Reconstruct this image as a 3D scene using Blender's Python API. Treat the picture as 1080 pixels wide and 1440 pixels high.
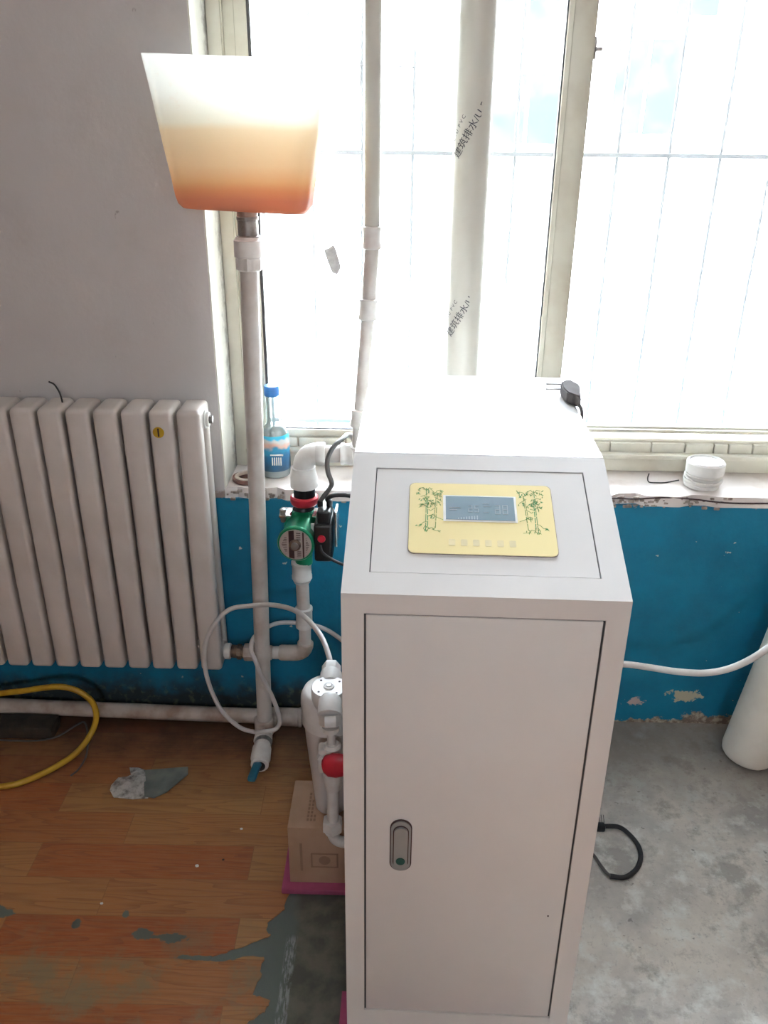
import bpy, bmesh, math, random
from mathutils import Vector, Matrix
random.seed(7)
for o in list(bpy.data.objects):
    bpy.data.objects.remove(o)
sc = bpy.context.scene
C = sc.collection
PI = math.pi

# ------------------------------------------------------------------ camera
PITCH, ROLL, YAW = 0.438619, 0.010153, -0.019304
cam = bpy.data.cameras.new('camera')
co = bpy.data.objects.new('camera', cam)
C.objects.link(co)
fw = Vector((math.sin(YAW)*math.cos(PITCH), math.cos(YAW)*math.cos(PITCH), -math.sin(PITCH)))
rt = Vector((math.cos(YAW), -math.sin(YAW), 0))
up = rt.cross(fw)
rt2 = math.cos(ROLL)*rt + math.sin(ROLL)*up
up2 = -math.sin(ROLL)*rt + math.cos(ROLL)*up
m3 = Matrix((rt2, up2, -fw)).transposed()
co.matrix_world = Matrix.Translation((0, -2.13204, 1.71563)) @ m3.to_4x4()
cam.sensor_fit = 'VERTICAL'
cam.sensor_height = 36.0
cam.lens = 1179.68/1440*36.0
cam.clip_start = 0.05
sc.camera = co

# ------------------------------------------------------------------ sky, light, exposure
w = bpy.data.worlds.new('sky')
sc.world = w
w.use_nodes = True
bg = w.node_tree.nodes['Background']
bg.inputs[0].default_value = (0.88, 0.95, 1.10, 1)
bg.inputs[1].default_value = 5.0
for nm, loc, sx, sy, rot in (('window_portal', (0.67, 0.36, 1.62), 2.3, 1.66, (-PI/2, 0, 0)),
                             ('added_rear_fill_portal', (0.2, -4.62, 2.4), .5, .4, (PI/2, 0, 0))):  # second portal serves an unseen opening added for fill light
    l = bpy.data.lights.new(nm, 'AREA')
    l.shape = 'RECTANGLE'; l.size = sx; l.size_y = sy
    l.cycles.is_portal = True
    lo = bpy.data.objects.new(nm, l); lo.location = loc; lo.rotation_euler = rot
    C.objects.link(lo)
sc.view_settings.view_transform = 'Standard'
sc.view_settings.look = 'None'
sc.view_settings.gamma = 1
sc.view_settings.use_curve_mapping = False
sc.view_settings.exposure = 3.38

# ------------------------------------------------------------------ materials
class NT:
    def __init__(s, name):
        s.m = bpy.data.materials.new(name); s.m.use_nodes = True
        s.t = s.m.node_tree; s.n = s.t.nodes; s.L = s.t.links
        s.b = s.n['Principled BSDF']; s.out = s.n['Material Output']
        s._c = None
    def node(s, ty, **kw):
        n = s.n.new(ty)
        for k, v in kw.items(): setattr(n, k, v)
        return n
    def put(s, sock, v):
        if isinstance(v, bpy.types.NodeSocket): s.L.new(v, sock)
        elif v is not None: sock.default_value = v
    def co(s):
        if not s._c: s._c = s.node('ShaderNodeTexCoord').outputs['Object']
        return s._c
    def xyz(s):
        n = s.node('ShaderNodeSeparateXYZ'); s.L.new(s.co(), n.inputs[0]); return n.outputs
    def noise(s, scale, detail=4, rough=.55, vec=None, stretch=None):
        if stretch:
            mp = s.node('ShaderNodeMapping'); mp.inputs['Scale'].default_value = stretch
            s.L.new(vec or s.co(), mp.inputs[0]); vec = mp.outputs[0]
        n = s.node('ShaderNodeTexNoise'); s.L.new(vec or s.co(), n.inputs['Vector'])
        n.inputs['Scale'].default_value = scale; n.inputs['Detail'].default_value = detail
        n.inputs['Roughness'].default_value = rough
        return n.outputs['Fac']
    def math(s, op, a, b=None, c=None, clamp=False):
        n = s.node('ShaderNodeMath', operation=op, use_clamp=clamp)
        s.put(n.inputs[0], a); s.put(n.inputs[1], b)
        if c is not None: s.put(n.inputs[2], c)
        return n.outputs[0]
    def step(s, v, a, b):                      # 0 at a, 1 at b, clamped
        n = s.node('ShaderNodeMapRange'); s.put(n.inputs[0], v)
        n.inputs[1].default_value = a; n.inputs[2].default_value = b
        return n.outputs[0]
    def mix(s, f, a, b):
        n = s.node('ShaderNodeMix', data_type='RGBA')
        s.put(n.inputs[0], f)
        s.put(n.inputs[6], (*a, 1) if isinstance(a, tuple) else a)
        s.put(n.inputs[7], (*b, 1) if isinstance(b, tuple) else b)
        return n.outputs[2]
    def bump(s, h, strength=.3, dist=.002):
        n = s.node('ShaderNodeBump'); s.L.new(h, n.inputs['Height'])
        n.inputs['Strength'].default_value = strength; n.inputs['Distance'].default_value = dist
        s.L.new(n.outputs[0], s.b.inputs['Normal'])
    def fin(s, col=None, rough=.5, metal=0.):
        if col is not None: s.put(s.b.inputs['Base Color'], (*col, 1) if isinstance(col, tuple) else col)
        s.put(s.b.inputs['Roughness'], rough); s.b.inputs['Metallic'].default_value = metal
        return s.m

def plain(name, c, rough=.45, metal=0., c2=None, scale=30, bump=0., lo=.42, hi=.68):
    n = NT(name)
    if c2 is None: c2 = tuple(x*.86 for x in c)
    f = n.noise(scale, 5)
    col = n.mix(n.step(f, lo, hi), c, c2)
    if bump: n.bump(n.noise(scale*3, 3), bump)
    return n.fin(col, rough, metal)

M = {}
M['cab'] = plain('cabinet_paint', (.72, .71, .69), .27, c2=(.70, .69, .67), scale=6)
M['cabslope'] = M['cab']
M['pipe'] = plain('white_plastic_pipe', (.66, .62, .58), .38, c2=(.50, .44, .39), scale=9)
M['pipe_grey'] = plain('greyish_white_pipe', (.60, .585, .52), .4, c2=(.55, .53, .47), scale=5)
M['pipe_dirty'] = plain('stained_white_pipe', (.58, .51, .45), .45, c2=(.36, .26, .20), scale=13)
M['fitting'] = plain('white_fitting', (.76, .74, .70), .33, c2=(.68, .64, .60), scale=30)
M['whitepl'] = plain('white_plastic', (.78, .77, .74), .35, scale=20)
M['rad'] = plain('radiator_enamel', (.66, .61, .57), .3, c2=(.60, .55, .50), scale=8)
M['radcap'] = plain('dusty_enamel', (.70, .67, .64), .45, c2=(.42, .36, .32), scale=28)
M['steel'] = plain('dull_steel', (.42, .41, .39), .4, .8, c2=(.25, .23, .21), scale=40)
M['chrome'] = plain('bright_metal', (.75, .75, .74), .22, .9, scale=40)
M['brass_dirty'] = plain('tarnished_metal', (.24, .17, .12), .5, .5, c2=(.08, .06, .05), scale=40)
M['green'] = plain('green_metallic_paint', (.012, .30, .14), .28, .35, c2=(.01, .24, .11), scale=30)
M['black'] = plain('black_plastic', (.012, .013, .014), .35, scale=30)
M['cable'] = plain('black_rubber', (.016, .016, .018), .5, scale=30)
M['greycable'] = plain('dusty_grey_cable', (.10, .095, .09), .5, scale=30)
M['red'] = plain('red_plastic', (.62, .025, .05), .3, scale=20)
M['rednut'] = plain('red_nut', (.60, .03, .05), .35, scale=20)
M['yellow'] = plain('yellow_hose', (.55, .34, .03), .4, c2=(.40, .22, .02), scale=12)
M['blue'] = plain('blue_cap_plastic', (.04, .22, .62), .35, scale=20)
M['bluevalve'] = plain('blue_tap_plastic', (.015, .14, .22), .4, scale=20)
M['frame'] = plain('ivory_window_plastic', (.66, .64, .54), .4, c2=(.56, .52, .42), scale=7)
M['seam'] = plain('frame_seam', (.50, .48, .38), .6)
M['gasket'] = plain('gasket_and_gap_shade', (.06, .06, .06), .6)
M['tile'] = plain('ivory_tile', (.72, .70, .60), .4, scale=12)
M['grille'] = plain('grey_grille_paint', (.13, .13, .13), .8)
M['facade'] = plain('facade_render', (.62, .60, .55), .8, scale=1)
M['facglass'] = plain('facade_glass', (.0255, .0305, .0270), .9, c2=(.042, .046, .040), scale=2)
M['facglass'].node_tree.nodes['Principled BSDF'].inputs['Specular IOR Level'].default_value = 0
M['grille'].node_tree.nodes['Principled BSDF'].inputs['Specular IOR Level'].default_value = .1
M['ground'] = plain('yard_ground', (.80, .79, .76), .9, scale=1)
M['card'] = plain('cardboard', (.46, .30, .20), .8, c2=(.42, .27, .175), scale=20, bump=.1)
M['cardprint'] = plain('cardboard_print', (.30, .19, .125), .8)
M['pink'] = plain('pink_foam', (.42, .09, .18), .8, scale=30)
M['dark'] = plain('dark_iron', (.035, .028, .02), .7, c2=(.06, .045, .03), scale=20, bump=.3)
M['sheet'] = plain('galvanised_sheet', (.27, .31, .28), .45, .3, c2=(.18, .21, .20), scale=18, bump=.2)
M['sheetb'] = plain('crumpled_foil', (.72, .72, .70), .3, .5, c2=(.25, .25, .24), scale=55, bump=1.)
M['rust'] = plain('rusty_metal', (.20, .09, .07), .7, c2=(.10, .05, .04), scale=40, bump=.4)
M['ring'] = plain('cream_liner', (.62, .54, .46), .7, c2=(.40, .31, .25), scale=40)
M['lcdrim'] = plain('white_rim', (.92, .92, .88), .4)
M['gold'] = plain('pale_gold_film', (.88, .76, .38), .35, c2=(.86, .73, .36), scale=5)
M['lcd'] = plain('display_glass', (.27, .36, .42), .25, c2=(.25, .36, .40), scale=20)
M['seg'] = plain('display_segments', (.48, .56, .60), .3)
M['bamboo'] = plain('green_print', (.10, .24, .03), .6, c2=(.16, .26, .05), scale=200)
M['bamboodk'] = plain('dark_green_print', (.02, .25, .06), .6)
M['faint'] = plain('pale_print', (.80, .70, .40), .5)
M['ink'] = plain('violet_black_ink', (.030, .026, .045), .6)
M['plugrub'] = plain('matt_grey_rubber', (.11, .10, .098), .95)
M['plugrub'].node_tree.nodes['Principled BSDF'].inputs['Specular IOR Level'].default_value = .15
M['lockgrey'] = plain('lock_grey', (.38, .40, .39), .35, .3, scale=20)
M['lockdk'] = plain('lock_cylinder', (.02, .10, .08), .4)
M['plate'] = plain('nameplate', (.50, .46, .43), .4, .3, c2=(.42, .37, .35), scale=60)
M['stripe'] = plain('nameplate_stripe', (.045, .02, .02), .5)
M['roll'] = plain('white_foam_roll', (.80, .76, .68), .6, c2=(.66, .60, .52), scale=4)
M['rollend'] = plain('roll_end', (.16, .13, .11), .8)
M['hose'] = plain('milky_hose', (.68, .66, .64), .3, c2=(.56, .52, .50), scale=10)
M['wire'] = plain('thin_wire', (.05, .045, .04), .6)
M['paper'] = plain('crumpled_paper', (.42, .42, .42), .8, c2=(.3, .3, .3), scale=60, bump=.5)
M['cord'] = plain('white_cord', (.72, .70, .66), .7, scale=60)
M['mortar'] = plain('crumbled_mortar', (.42, .35, .30), .9, c2=(.18, .14, .12), scale=60, bump=.8)
M['ceil'] = plain('ceiling_paint', (.72, .67, .62), .8, scale=3)
def room_mat():
    n = NT('room_wall_paint')
    x, y, z = n.xyz()
    return n.fin(n.mix(n.step(z, 1.10, 1.104), (.17, .12, .09), n.mix(n.noise(3), (.66, .55, .45), (.60, .49, .39))), .8)  # unseen walls: dark lower band added to cut fill light low down
M['roomwall'] = room_mat()
M['sill'] = plain('sill_paint', (.74, .68, .64), .5, c2=(.52, .42, .37), scale=9, bump=.2, lo=.5, hi=.78)

def wall_mat():
    n = NT('two_tone_wall')
    x, y, z = n.xyz()
    n1 = n.noise(9, 6, .6); n2 = n.noise(45, 5, .65); big = n.noise(1.6, 3)
    white = n.mix(n.step(big, .35, .7), (.60, .575, .56), (.53, .50, .485))
    sp = n.noise(34, 3, .6, stretch=(1, 1, .6))
    white = n.mix(n.math('MULTIPLY', n.step(sp, .705, .74), .6), white, (.25, .22, .20))
    white = n.mix(n.math('MULTIPLY', n.step(n.noise(5, 6, .7), .55, .72), .25), white, (.42, .38, .35))
    blue = n.mix(n.step(n1, .35, .7), (.005, .21, .37), (.004, .155, .28))
    # flakes of lost paint
    fl = n.noise(26, 3, .6)
    blue = n.mix(n.step(fl, .70, .712), blue, (.45, .52, .50))
    # damp patches near the floor: edge wobbles with noise
    e = n.math('ADD', z, n.math('MULTIPLY', n2, -.05))
    e = n.math('ADD', e, n.math('MULTIPLY', n1, -.17))
    blue = n.mix(n.step(e, -.086, -.092), blue, n.mix(n.step(n2, .45, .6), (.20, .15, .12), (.46, .40, .30)))
    # peeled patch low on the right
    dx = n.math('MULTIPLY', n.math('SUBTRACT', x, .895), 1.0)
    dz = n.math('MULTIPLY', n.math('SUBTRACT', z, .105), 2.3)
    d = n.math('SQRT', n.math('ADD', n.math('MULTIPLY', dx, dx), n.math('MULTIPLY', dz, dz)))
    d = n.math('ADD', d, n.math('MULTIPLY', n.math('SUBTRACT', n2, .5), .16))
    blue = n.mix(n.step(d, .05, .044), blue, (.50, .47, .33))
    dx = n.math('SUBTRACT', x, .745); dz = n.math('SUBTRACT', z, .08)
    d = n.math('SQRT', n.math('ADD', n.math('MULTIPLY', dx, dx), n.math('MULTIPLY', n.math('MULTIPLY', dz, dz), 3.)))
    d = n.math('ADD', d, n.math('MULTIPLY', n.math('SUBTRACT', n2, .5), .12))
    blue = n.mix(n.step(d, .026, .022), blue, (.48, .38, .36))
    # black mould along the foot of the wall left of the cabinet
    md = n.math('ADD', n.math('ADD', z, n.math('MULTIPLY', n1, -.12)), n.math('MULTIPLY', n.noise(30, 5), -.06))
    mould = n.math('MULTIPLY', n.step(md, .065, -.02), n.step(x, .2, -.1))
    mcol = n.mix(n.step(n.noise(38, 3), .55, .68), (.030, .034, .030), (.10, .12, .07))
    blue = n.mix(n.math('MULTIPLY', mould, .93), blue, mcol)
    # border with bare plaster just under the sill
    bd = n.math('ADD', z, n.math('MULTIPLY', n.math('SUBTRACT', n.noise(22, 6, .65), .5), .07))
    c = n.mix(n.step(bd, .752, .756), blue, n.mix(n2, (.50, .42, .36), (.26, .20, .17)))
    c = n.mix(n.step(bd, .768, .772), c, white)
    n.bump(n.math('ADD', n.noise(60, 5), n.math('MULTIPLY', n1, .6)), .35, .003)
    return n.fin(c, .55)
M['wall'] = wall_mat()

def reveal_mat():
    n = NT('reveal_plaster')
    x, y, z = n.xyz()
    base = n.mix(n.step(n.noise(5, 4), .35, .7), (.72, .71, .64), (.64, .62, .54))
    # dirt gathered in the corner against the frame
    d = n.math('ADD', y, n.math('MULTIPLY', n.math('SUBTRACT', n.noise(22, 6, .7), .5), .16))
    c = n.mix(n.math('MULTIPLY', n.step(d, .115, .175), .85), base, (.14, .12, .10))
    n.bump(n.noise(60, 5), .4, .003)
    return n.fin(c, .7)
M['reveal'] = reveal_mat()

def concrete_mat():
    n = NT('bare_concrete')
    x, y, z = n.xyz()
    a = n.noise(3.2, 8, .62); b = n.noise(14, 6, .65); g = n.noise(70, 4, .7)
    c = n.mix(n.step(a, .38, .60), (.30, .285, .265), (.56, .52, .46))
    c = n.mix(n.step(b, .50, .66), c, (.60, .61, .57))
    c = n.mix(n.math('MULTIPLY', n.step(n.noise(6.5, 7, .7), .53, .62), .75), c, (.25, .235, .21))
    c = n.mix(n.math('MULTIPLY', n.step(g, .56, .7), .5), c, (.22, .21, .20))
    c = n.mix(n.math('MULTIPLY', n.step(n.noise(38, 3, .5), .68, .72), .7), c, (.13, .125, .12))
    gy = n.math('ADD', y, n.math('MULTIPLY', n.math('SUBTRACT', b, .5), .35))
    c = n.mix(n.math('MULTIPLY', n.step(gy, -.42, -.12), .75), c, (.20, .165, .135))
    # oily ground left of the cabinet
    oil = n.math('ADD', x, n.math('MULTIPLY', n.math('SUBTRACT', b, .5), .25))
    oil = n.step(oil, .12, .02)
    oc = n.mix(n.step(n.noise(17, 6, .6), .42, .62), (.095, .105, .085), (.17, .17, .135))
    gl = n.math('ADD', x, n.math('MULTIPLY', n.math('SUBTRACT', n.noise(10, 5), .5), .07))
    oc = n.mix(n.step(gl, -.215, -.235), oc, (.13, .16, .145))
    # pale scrape running towards the camera
    sx = n.math('ABSOLUTE', n.math('ADD', x, .228))
    sy = n.math('MULTIPLY', n.step(y, -.79, -.81), n.step(n.noise(60, 5, .7, stretch=(2.5, .45, 1)), .46, .56))
    oc = n.mix(n.math('MULTIPLY', n.math('MULTIPLY', n.step(sx, .014, .010), sy), .8), oc, (.36, .41, .40))
    c = n.mix(oil, c, oc)
    n.bump(n.math('ADD', b, n.math('MULTIPLY', g, .5)), .35, .004)
    return n.fin(c, n.math('MULTIPLY_ADD', b, .4, .35))
M['concrete'] = concrete_mat()

def lino_mat():
    n = NT('wood_print_vinyl')
    x, y, z = n.xyz()
    mp = n.node('ShaderNodeMapping'); n.L.new(n.co(), mp.inputs[0])
    mp.inputs['Location'].default_value = (.155, -.006, 0)
    mp.inputs['Rotation'].default_value = (0, 0, -.01)
    br = n.node('ShaderNodeTexBrick'); n.L.new(mp.outputs[0], br.inputs[0])
    br.offset = .38; br.offset_frequency = 2
    br.inputs['Scale'].default_value = 1
    br.inputs['Color1'].default_value = (0, 0, 0, 1); br.inputs['Color2'].default_value = (1, 1, 1, 1)
    br.inputs['Mortar'].default_value = (.5, .5, .5, 1)
    br.inputs['Mortar Size'].default_value = .0012; br.inputs['Mortar Smooth'].default_value = .3
    br.inputs['Brick Width'].default_value = .55; br.inputs['Row Height'].default_value = .108
    tone = br.outputs[0]; joint = br.outputs[1]
    # cathedral grain: bands along x distorted by noise, shifted plank by plank
    cx = n.node('ShaderNodeCombineXYZ')
    n.put(cx.inputs[0], n.math('MULTIPLY', x, 1.6)); n.put(cx.inputs[1], n.math('MULTIPLY', y, 17.))
    n.put(cx.inputs[2], n.math('MULTIPLY', tone, 9.))
    gr = n.node('ShaderNodeTexNoise'); n.L.new(cx.outputs[0], gr.inputs[0])
    gr.inputs['Scale'].default_value = 1.; gr.inputs['Detail'].default_value = 2
    bands = n.math('FRACT', n.math('MULTIPLY', gr.outputs[0], 11.))
    fine = n.noise(1, 6, .7, stretch=(14, 240, 1))
    c = n.mix(n.step(tone, .1, .9), (.37, .105, .032), (.43, .215, .075))
    c = n.mix(n.math('MULTIPLY', n.step(bands, .5, 1.), .5), c, (.20, .065, .03))
    c = n.mix(n.math('MULTIPLY', n.step(fine, .4, .75), .35), c, (.45, .27, .14))
    c = n.mix(n.math('MULTIPLY', joint, .4), c, (.18, .09, .04))
    # grey-green scuffs, heavier towards the room
    sc_ = n.noise(7, 7, .7)
    wear = n.math('MULTIPLY', n.step(sc_, .50, .64), n.step(y, -.72, -.88))
    c = n.mix(n.math('MULTIPLY', wear, .7), c, (.23, .20, .11))
    nn = n.noise(42, 5, .7)
    for (px, py, rx, ry) in ((-.575, -.806, .026, .017), (-.505, -.812, .032, .014), (-.738, -.781, .011, .013), (-.628, -.752, .008, .011),
                             (-.93, -.757, .035, .018), (-.54, -.81, .055, .004), (-.42, -.86, .07, .006)):
        dx = n.math('DIVIDE', n.math('SUBTRACT', x, px), rx); dy = n.math('DIVIDE', n.math('SUBTRACT', y, py), ry)
        d = n.math('SQRT', n.math('ADD', n.math('MULTIPLY', dx, dx), n.math('MULTIPLY', dy, dy)))
        d = n.math('ADD', d, n.math('MULTIPLY', n.math('SUBTRACT', nn, .5), 2.4))
        c = n.mix(n.step(d, 1.0, .85), c, (.13, .15, .125))
    # grime and the sill's shade, both painted darker towards the wall
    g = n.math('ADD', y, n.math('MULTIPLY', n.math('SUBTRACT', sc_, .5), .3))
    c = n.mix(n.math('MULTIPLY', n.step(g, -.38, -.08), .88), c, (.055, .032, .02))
    n.bump(fine, .12, .001)
    return n.fin(c, n.math('MULTIPLY_ADD', sc_, .5, .22))
M['lino'] = lino_mat()

def glass_mat():
    n = NT('window_glass')
    tr = n.node('ShaderNodeBsdfTransparent'); tr.inputs[0].default_value = (.96, .98, .97, 1)
    gl = n.node('ShaderNodeBsdfGlossy'); gl.inputs['Roughness'].default_value = .02
    fr = n.node('ShaderNodeFresnel'); fr.inputs[0].default_value = 1.45
    mx = n.node('ShaderNodeMixShader')
    n.L.new(fr.outputs[0], mx.inputs[0]); n.L.new(tr.outputs[0], mx.inputs[1]); n.L.new(gl.outputs[0], mx.inputs[2])
    n.L.new(mx.outputs[0], n.out.inputs[0])
    return n.m
M['glass'] = glass_mat()

def funnel_mat():
    n = NT('rust_stained_translucent_plastic')
    x, y, z = n.xyz()
    h = n.math('ADD', z, n.math('MULTIPLY', n.math('SUBTRACT', n.noise(7, 4, .5, stretch=(1, 1, 2.5)), .5), .012))
    r = n.node('ShaderNodeValToRGB'); n.L.new(n.step(h, 0., .30), r.inputs[0])
    e = r.color_ramp.elements
    e[0].position = 0; e[0].color = (.52, .20, .13, 1)
    e[1].position = 1; e[1].color = (.66, .66, .62, 1)
    for p, c in ((.09, (.50, .20, .13)), (.15, (.56, .27, .14)), (.22, (.62, .41, .23)), (.32, (.66, .52, .35)), (.55, (.68, .57, .41)), (.60, (.68, .67, .58)), (.75, (.68, .68, .62))):
        q = e.new(p); q.color = (*c, 1)
    col = n.mix(n.math('MULTIPLY', n.step(n.noise(55, 5, .7), .58, .75), .35), r.outputs[0], (.60, .34, .16))
    col = n.mix(n.step(h, .17, .175), r.outputs[0], n.mix(.5, r.outputs[0], col))
    df = n.node('ShaderNodeBsdfDiffuse'); n.L.new(col, df.inputs[0])
    tl = n.node('ShaderNodeBsdfTranslucent'); n.L.new(col, tl.inputs[0])
    gs = n.node('ShaderNodeBsdfGlossy'); gs.inputs['Roughness'].default_value = .35
    m1 = n.node('ShaderNodeMixShader'); m1.inputs[0].default_value = .6
    n.L.new(df.outputs[0], m1.inputs[1]); n.L.new(tl.outputs[0], m1.inputs[2])
    m2 = n.node('ShaderNodeMixShader'); m2.inputs[0].default_value = .04
    n.L.new(m1.outputs[0], m2.inputs[1]); n.L.new(gs.outputs[0], m2.inputs[2])
    n.L.new(m2.outputs[0], n.out.inputs[0])
    return n.m
M['funnel'] = funnel_mat()

def bottle_mats():
    n = NT('clear_bottle_plastic')
    tr = n.node('ShaderNodeBsdfTransparent'); tr.inputs[0].default_value = (.82, .88, .86, 1)
    p = n.node('ShaderNodeBsdfPrincipled'); p.inputs['Base Color'].default_value = (.6, .66, .66, 1); p.inputs['Roughness'].default_value = .15
    mx = n.node('ShaderNodeMixShader'); mx.inputs[0].default_value = .45
    n.L.new(tr.outputs[0], mx.inputs[1]); n.L.new(p.outputs[0], mx.inputs[2]); n.L.new(mx.outputs[0], n.out.inputs[0])
    M['bottle'] = n.m
    n = NT('bottle_label_print')
    x, y, z = n.xyz()
    r = n.node('ShaderNodeValToRGB'); n.L.new(n.step(n.math('ADD', z, n.math('MULTIPLY', n.math('SUBTRACT', n.noise(25, 2), .5), .05)), .02, .145), r.inputs[0])
    r.color_ramp.interpolation = 'EASE'
    e = r.color_ramp.elements
    e[0].position = 0; e[0].color = (.03, .08, .14, 1); e[1].position = 1; e[1].color = (.05, .62, .75, 1)
    for q, c in ((.35, (.02, .14, .30)), (.55, (.03, .30, .50)), (.64, (.70, .45, .36)), (.74, (.6, .62, .62)), (.82, (.05, .55, .8))):
        k = e.new(q); k.color = (*c, 1)
    M['label'] = n.fin(r.outputs[0], .35)
bottle_mats()
M['filter'] = plain('filter_housing', (.62, .59, .57), .35, c2=(.58, .54, .51), scale=10)

# ------------------------------------------------------------------ helpers
WL = {}                                     # world location of every Empty or part
def thing(name, label, cat, loc=(0, 0, 0), group=None):
    o = bpy.data.objects.new(name, None); C.objects.link(o); o.empty_display_size = .05
    o.location = loc; o['label'] = label; o['category'] = cat
    if group: o['group'] = group
    WL[o] = Vector(loc)
    return o
def obj(name, bm, mat, parent=None, label=None, cat=None, kind=None, group=None, loc=None, smooth=40):
    """bm is in room coordinates; one mesh object"""
    me = bpy.data.meshes.new(name)
    base = Vector(loc) if loc is not None else (WL[parent] if parent else Vector((0, 0, 0)))
    bmesh.ops.translate(bm, verts=bm.verts, vec=-base)
    bmesh.ops.recalc_face_normals(bm, faces=bm.faces)
    if smooth:
        for f in bm.faces: f.smooth = True
        for e in bm.edges:
            if len(e.link_faces) == 2 and e.calc_face_angle(0) > math.radians(smooth): e.smooth = False
    bm.to_mesh(me); bm.free()
    me.materials.append(M[mat])
    o = bpy.data.objects.new(name, me); C.objects.link(o)
    if parent:
        o.parent = parent; o.location = base - WL[parent]
    else: o.location = base
    WL[o] = base
    if label: o['label'] = label
    if cat: o['category'] = cat
    if kind: o['kind'] = kind
    if group: o['group'] = group
    return o
def B(): return bmesh.new()
def box(bm, x0, x1, y0, y1, z0, z1, bev=0, seg=2, mtx=None):
    t = bmesh.new()
    r = bmesh.ops.create_cube(t, size=1)
    bmesh.ops.scale(t, verts=t.verts, vec=(x1-x0, y1-y0, z1-z0))
    bmesh.ops.translate(t, verts=t.verts, vec=((x0+x1)/2, (y0+y1)/2, (z0+z1)/2))
    if bev: bmesh.ops.bevel(t, geom=t.edges[:], offset=bev, segments=seg, affect='EDGES', profile=.5)
    if mtx: bmesh.ops.transform(t, matrix=mtx, verts=t.verts)
    me = bpy.data.meshes.new('t'); t.to_mesh(me); t.free(); bm.from_mesh(me); bpy.data.meshes.remove(me)
    return bm
def frame_of(d):
    d = d.normalized()
    a = Vector((0, 0, 1)) if abs(d.z) < .9 else Vector((1, 0, 0))
    u = a.cross(d).normalized(); return u, d.cross(u)
def lathe(bm, p0, d, prof, n=28, close=True, flat=None):
    """revolve [(dist along d, radius)] about the axis from p0"""
    p0 = Vector(p0); d = Vector(d).normalized(); u, v = frame_of(d)
    rings = []
    for h, r in prof:
        c = p0 + d*h
        rings.append([bm.verts.new(c + (u*math.cos(2*PI*i/n) + v*math.sin(2*PI*i/n))*r) for i in range(n)])
    for a, b in zip(rings, rings[1:]):
        for i in range(n): bm.faces.new((a[i], a[(i+1) % n], b[(i+1) % n], b[i]))
    if close:
        bm.faces.new(rings[0]); bm.faces.new(rings[-1])
    return bm
def seg(bm, a, b, r, n=24, bev=.0):
    a = Vector(a); b = Vector(b); L = (b-a).length
    if bev: return lathe(bm, a, b-a, [(0, r-bev), (bev, r), (L-bev, r), (L, r-bev)], n)
    return lathe(bm, a, b-a, [(0, r), (L, r)], n)
def spline(pts, k=8):
    P = [Vector(p) for p in pts]; P = [P[0]*2-P[1]] + P + [P[-1]*2-P[-2]]
    out = []
    for i in range(1, len(P)-2):
        a, b, c, d = P[i-1:i+3]
        for j in range(k):
            t = j/k
            out.append(.5*((2*b)+(c-a)*t+(2*a-5*b+4*c-d)*t*t+(3*b-a-3*c+d)*t**3))
    out.append(P[-2]); return out
def tube(bm, pts, r, n=12, k=8, smooth=True, caps=True):
    P = spline(pts, k) if smooth else [Vector(p) for p in pts]
    rings = []; u = None
    for i, p in enumerate(P):
        t = (P[min(i+1, len(P)-1)] - P[max(i-1, 0)]).normalized()
        if u is None: u, v = frame_of(t)
        u = (u - t*u.dot(t)).normalized(); v = t.cross(u)
        rr = r[min(i, len(r)-1)] if isinstance(r, (list, tuple)) else r
        rings.append([bm.verts.new(p + (u*math.cos(2*PI*j/n)+v*math.sin(2*PI*j/n))*rr) for j in range(n)])
    for a, b in zip(rings, rings[1:]):
        for j in range(n): bm.faces.new((a[j], a[(j+1) % n], b[(j+1) % n], b[j]))
    if caps: bm.faces.new(rings[0]); bm.faces.new(rings[-1])
    return bm
def bend(a, c, b, k=6):
    """quarter bend between two points round the corner c"""
    a, b, c = Vector(a), Vector(b), Vector(c)
    return [(a*(1-t)**2 + c*2*t*(1-t) + b*t*t) for t in [i/k for i in range(k+1)]]
def poly(bm, pts, z0, z1):
    """prism over a closed outline in the floor plane"""
    a = [bm.verts.new((x, y, z0)) for x, y in pts]; b = [bm.verts.new((x, y, z1)) for x, y in pts]
    n = len(pts); bm.faces.new(a); bm.faces.new(b)
    for i in range(n): bm.faces.new((a[i], a[(i+1) % n], b[(i+1) % n], b[i]))
    return bm
def hexnut(bm, a, b, r): return lathe(bm, a, Vector(b)-Vector(a), [(0, r*.92), ((Vector(b)-Vector(a)).length*.12, r), ((Vector(b)-Vector(a)).length*.88, r), ((Vector(b)-Vector(a)).length, r*.92)], 6)

# ------------------------------------------------------------------ the setting
SILL = .78
WX0, WX1, WZ1 = -.486, 1.80, 2.45
obj('floor', box(B(), -2.6, 2.4, -4.6, .35, -.12, 0), 'concrete', kind='structure', smooth=0)
bm = B()
box(bm, -2.6, WX0, 0, .34, 0, 2.9); box(bm, WX1, 2.4, 0, .34, 0, 2.9)
box(bm, WX0, WX1, 0, .34, 0, .748); box(bm, WX0, WX1, 0, .34, WZ1, 2.9)
wall = obj('wall_front', bm, 'wall', kind='structure', smooth=0)
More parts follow.
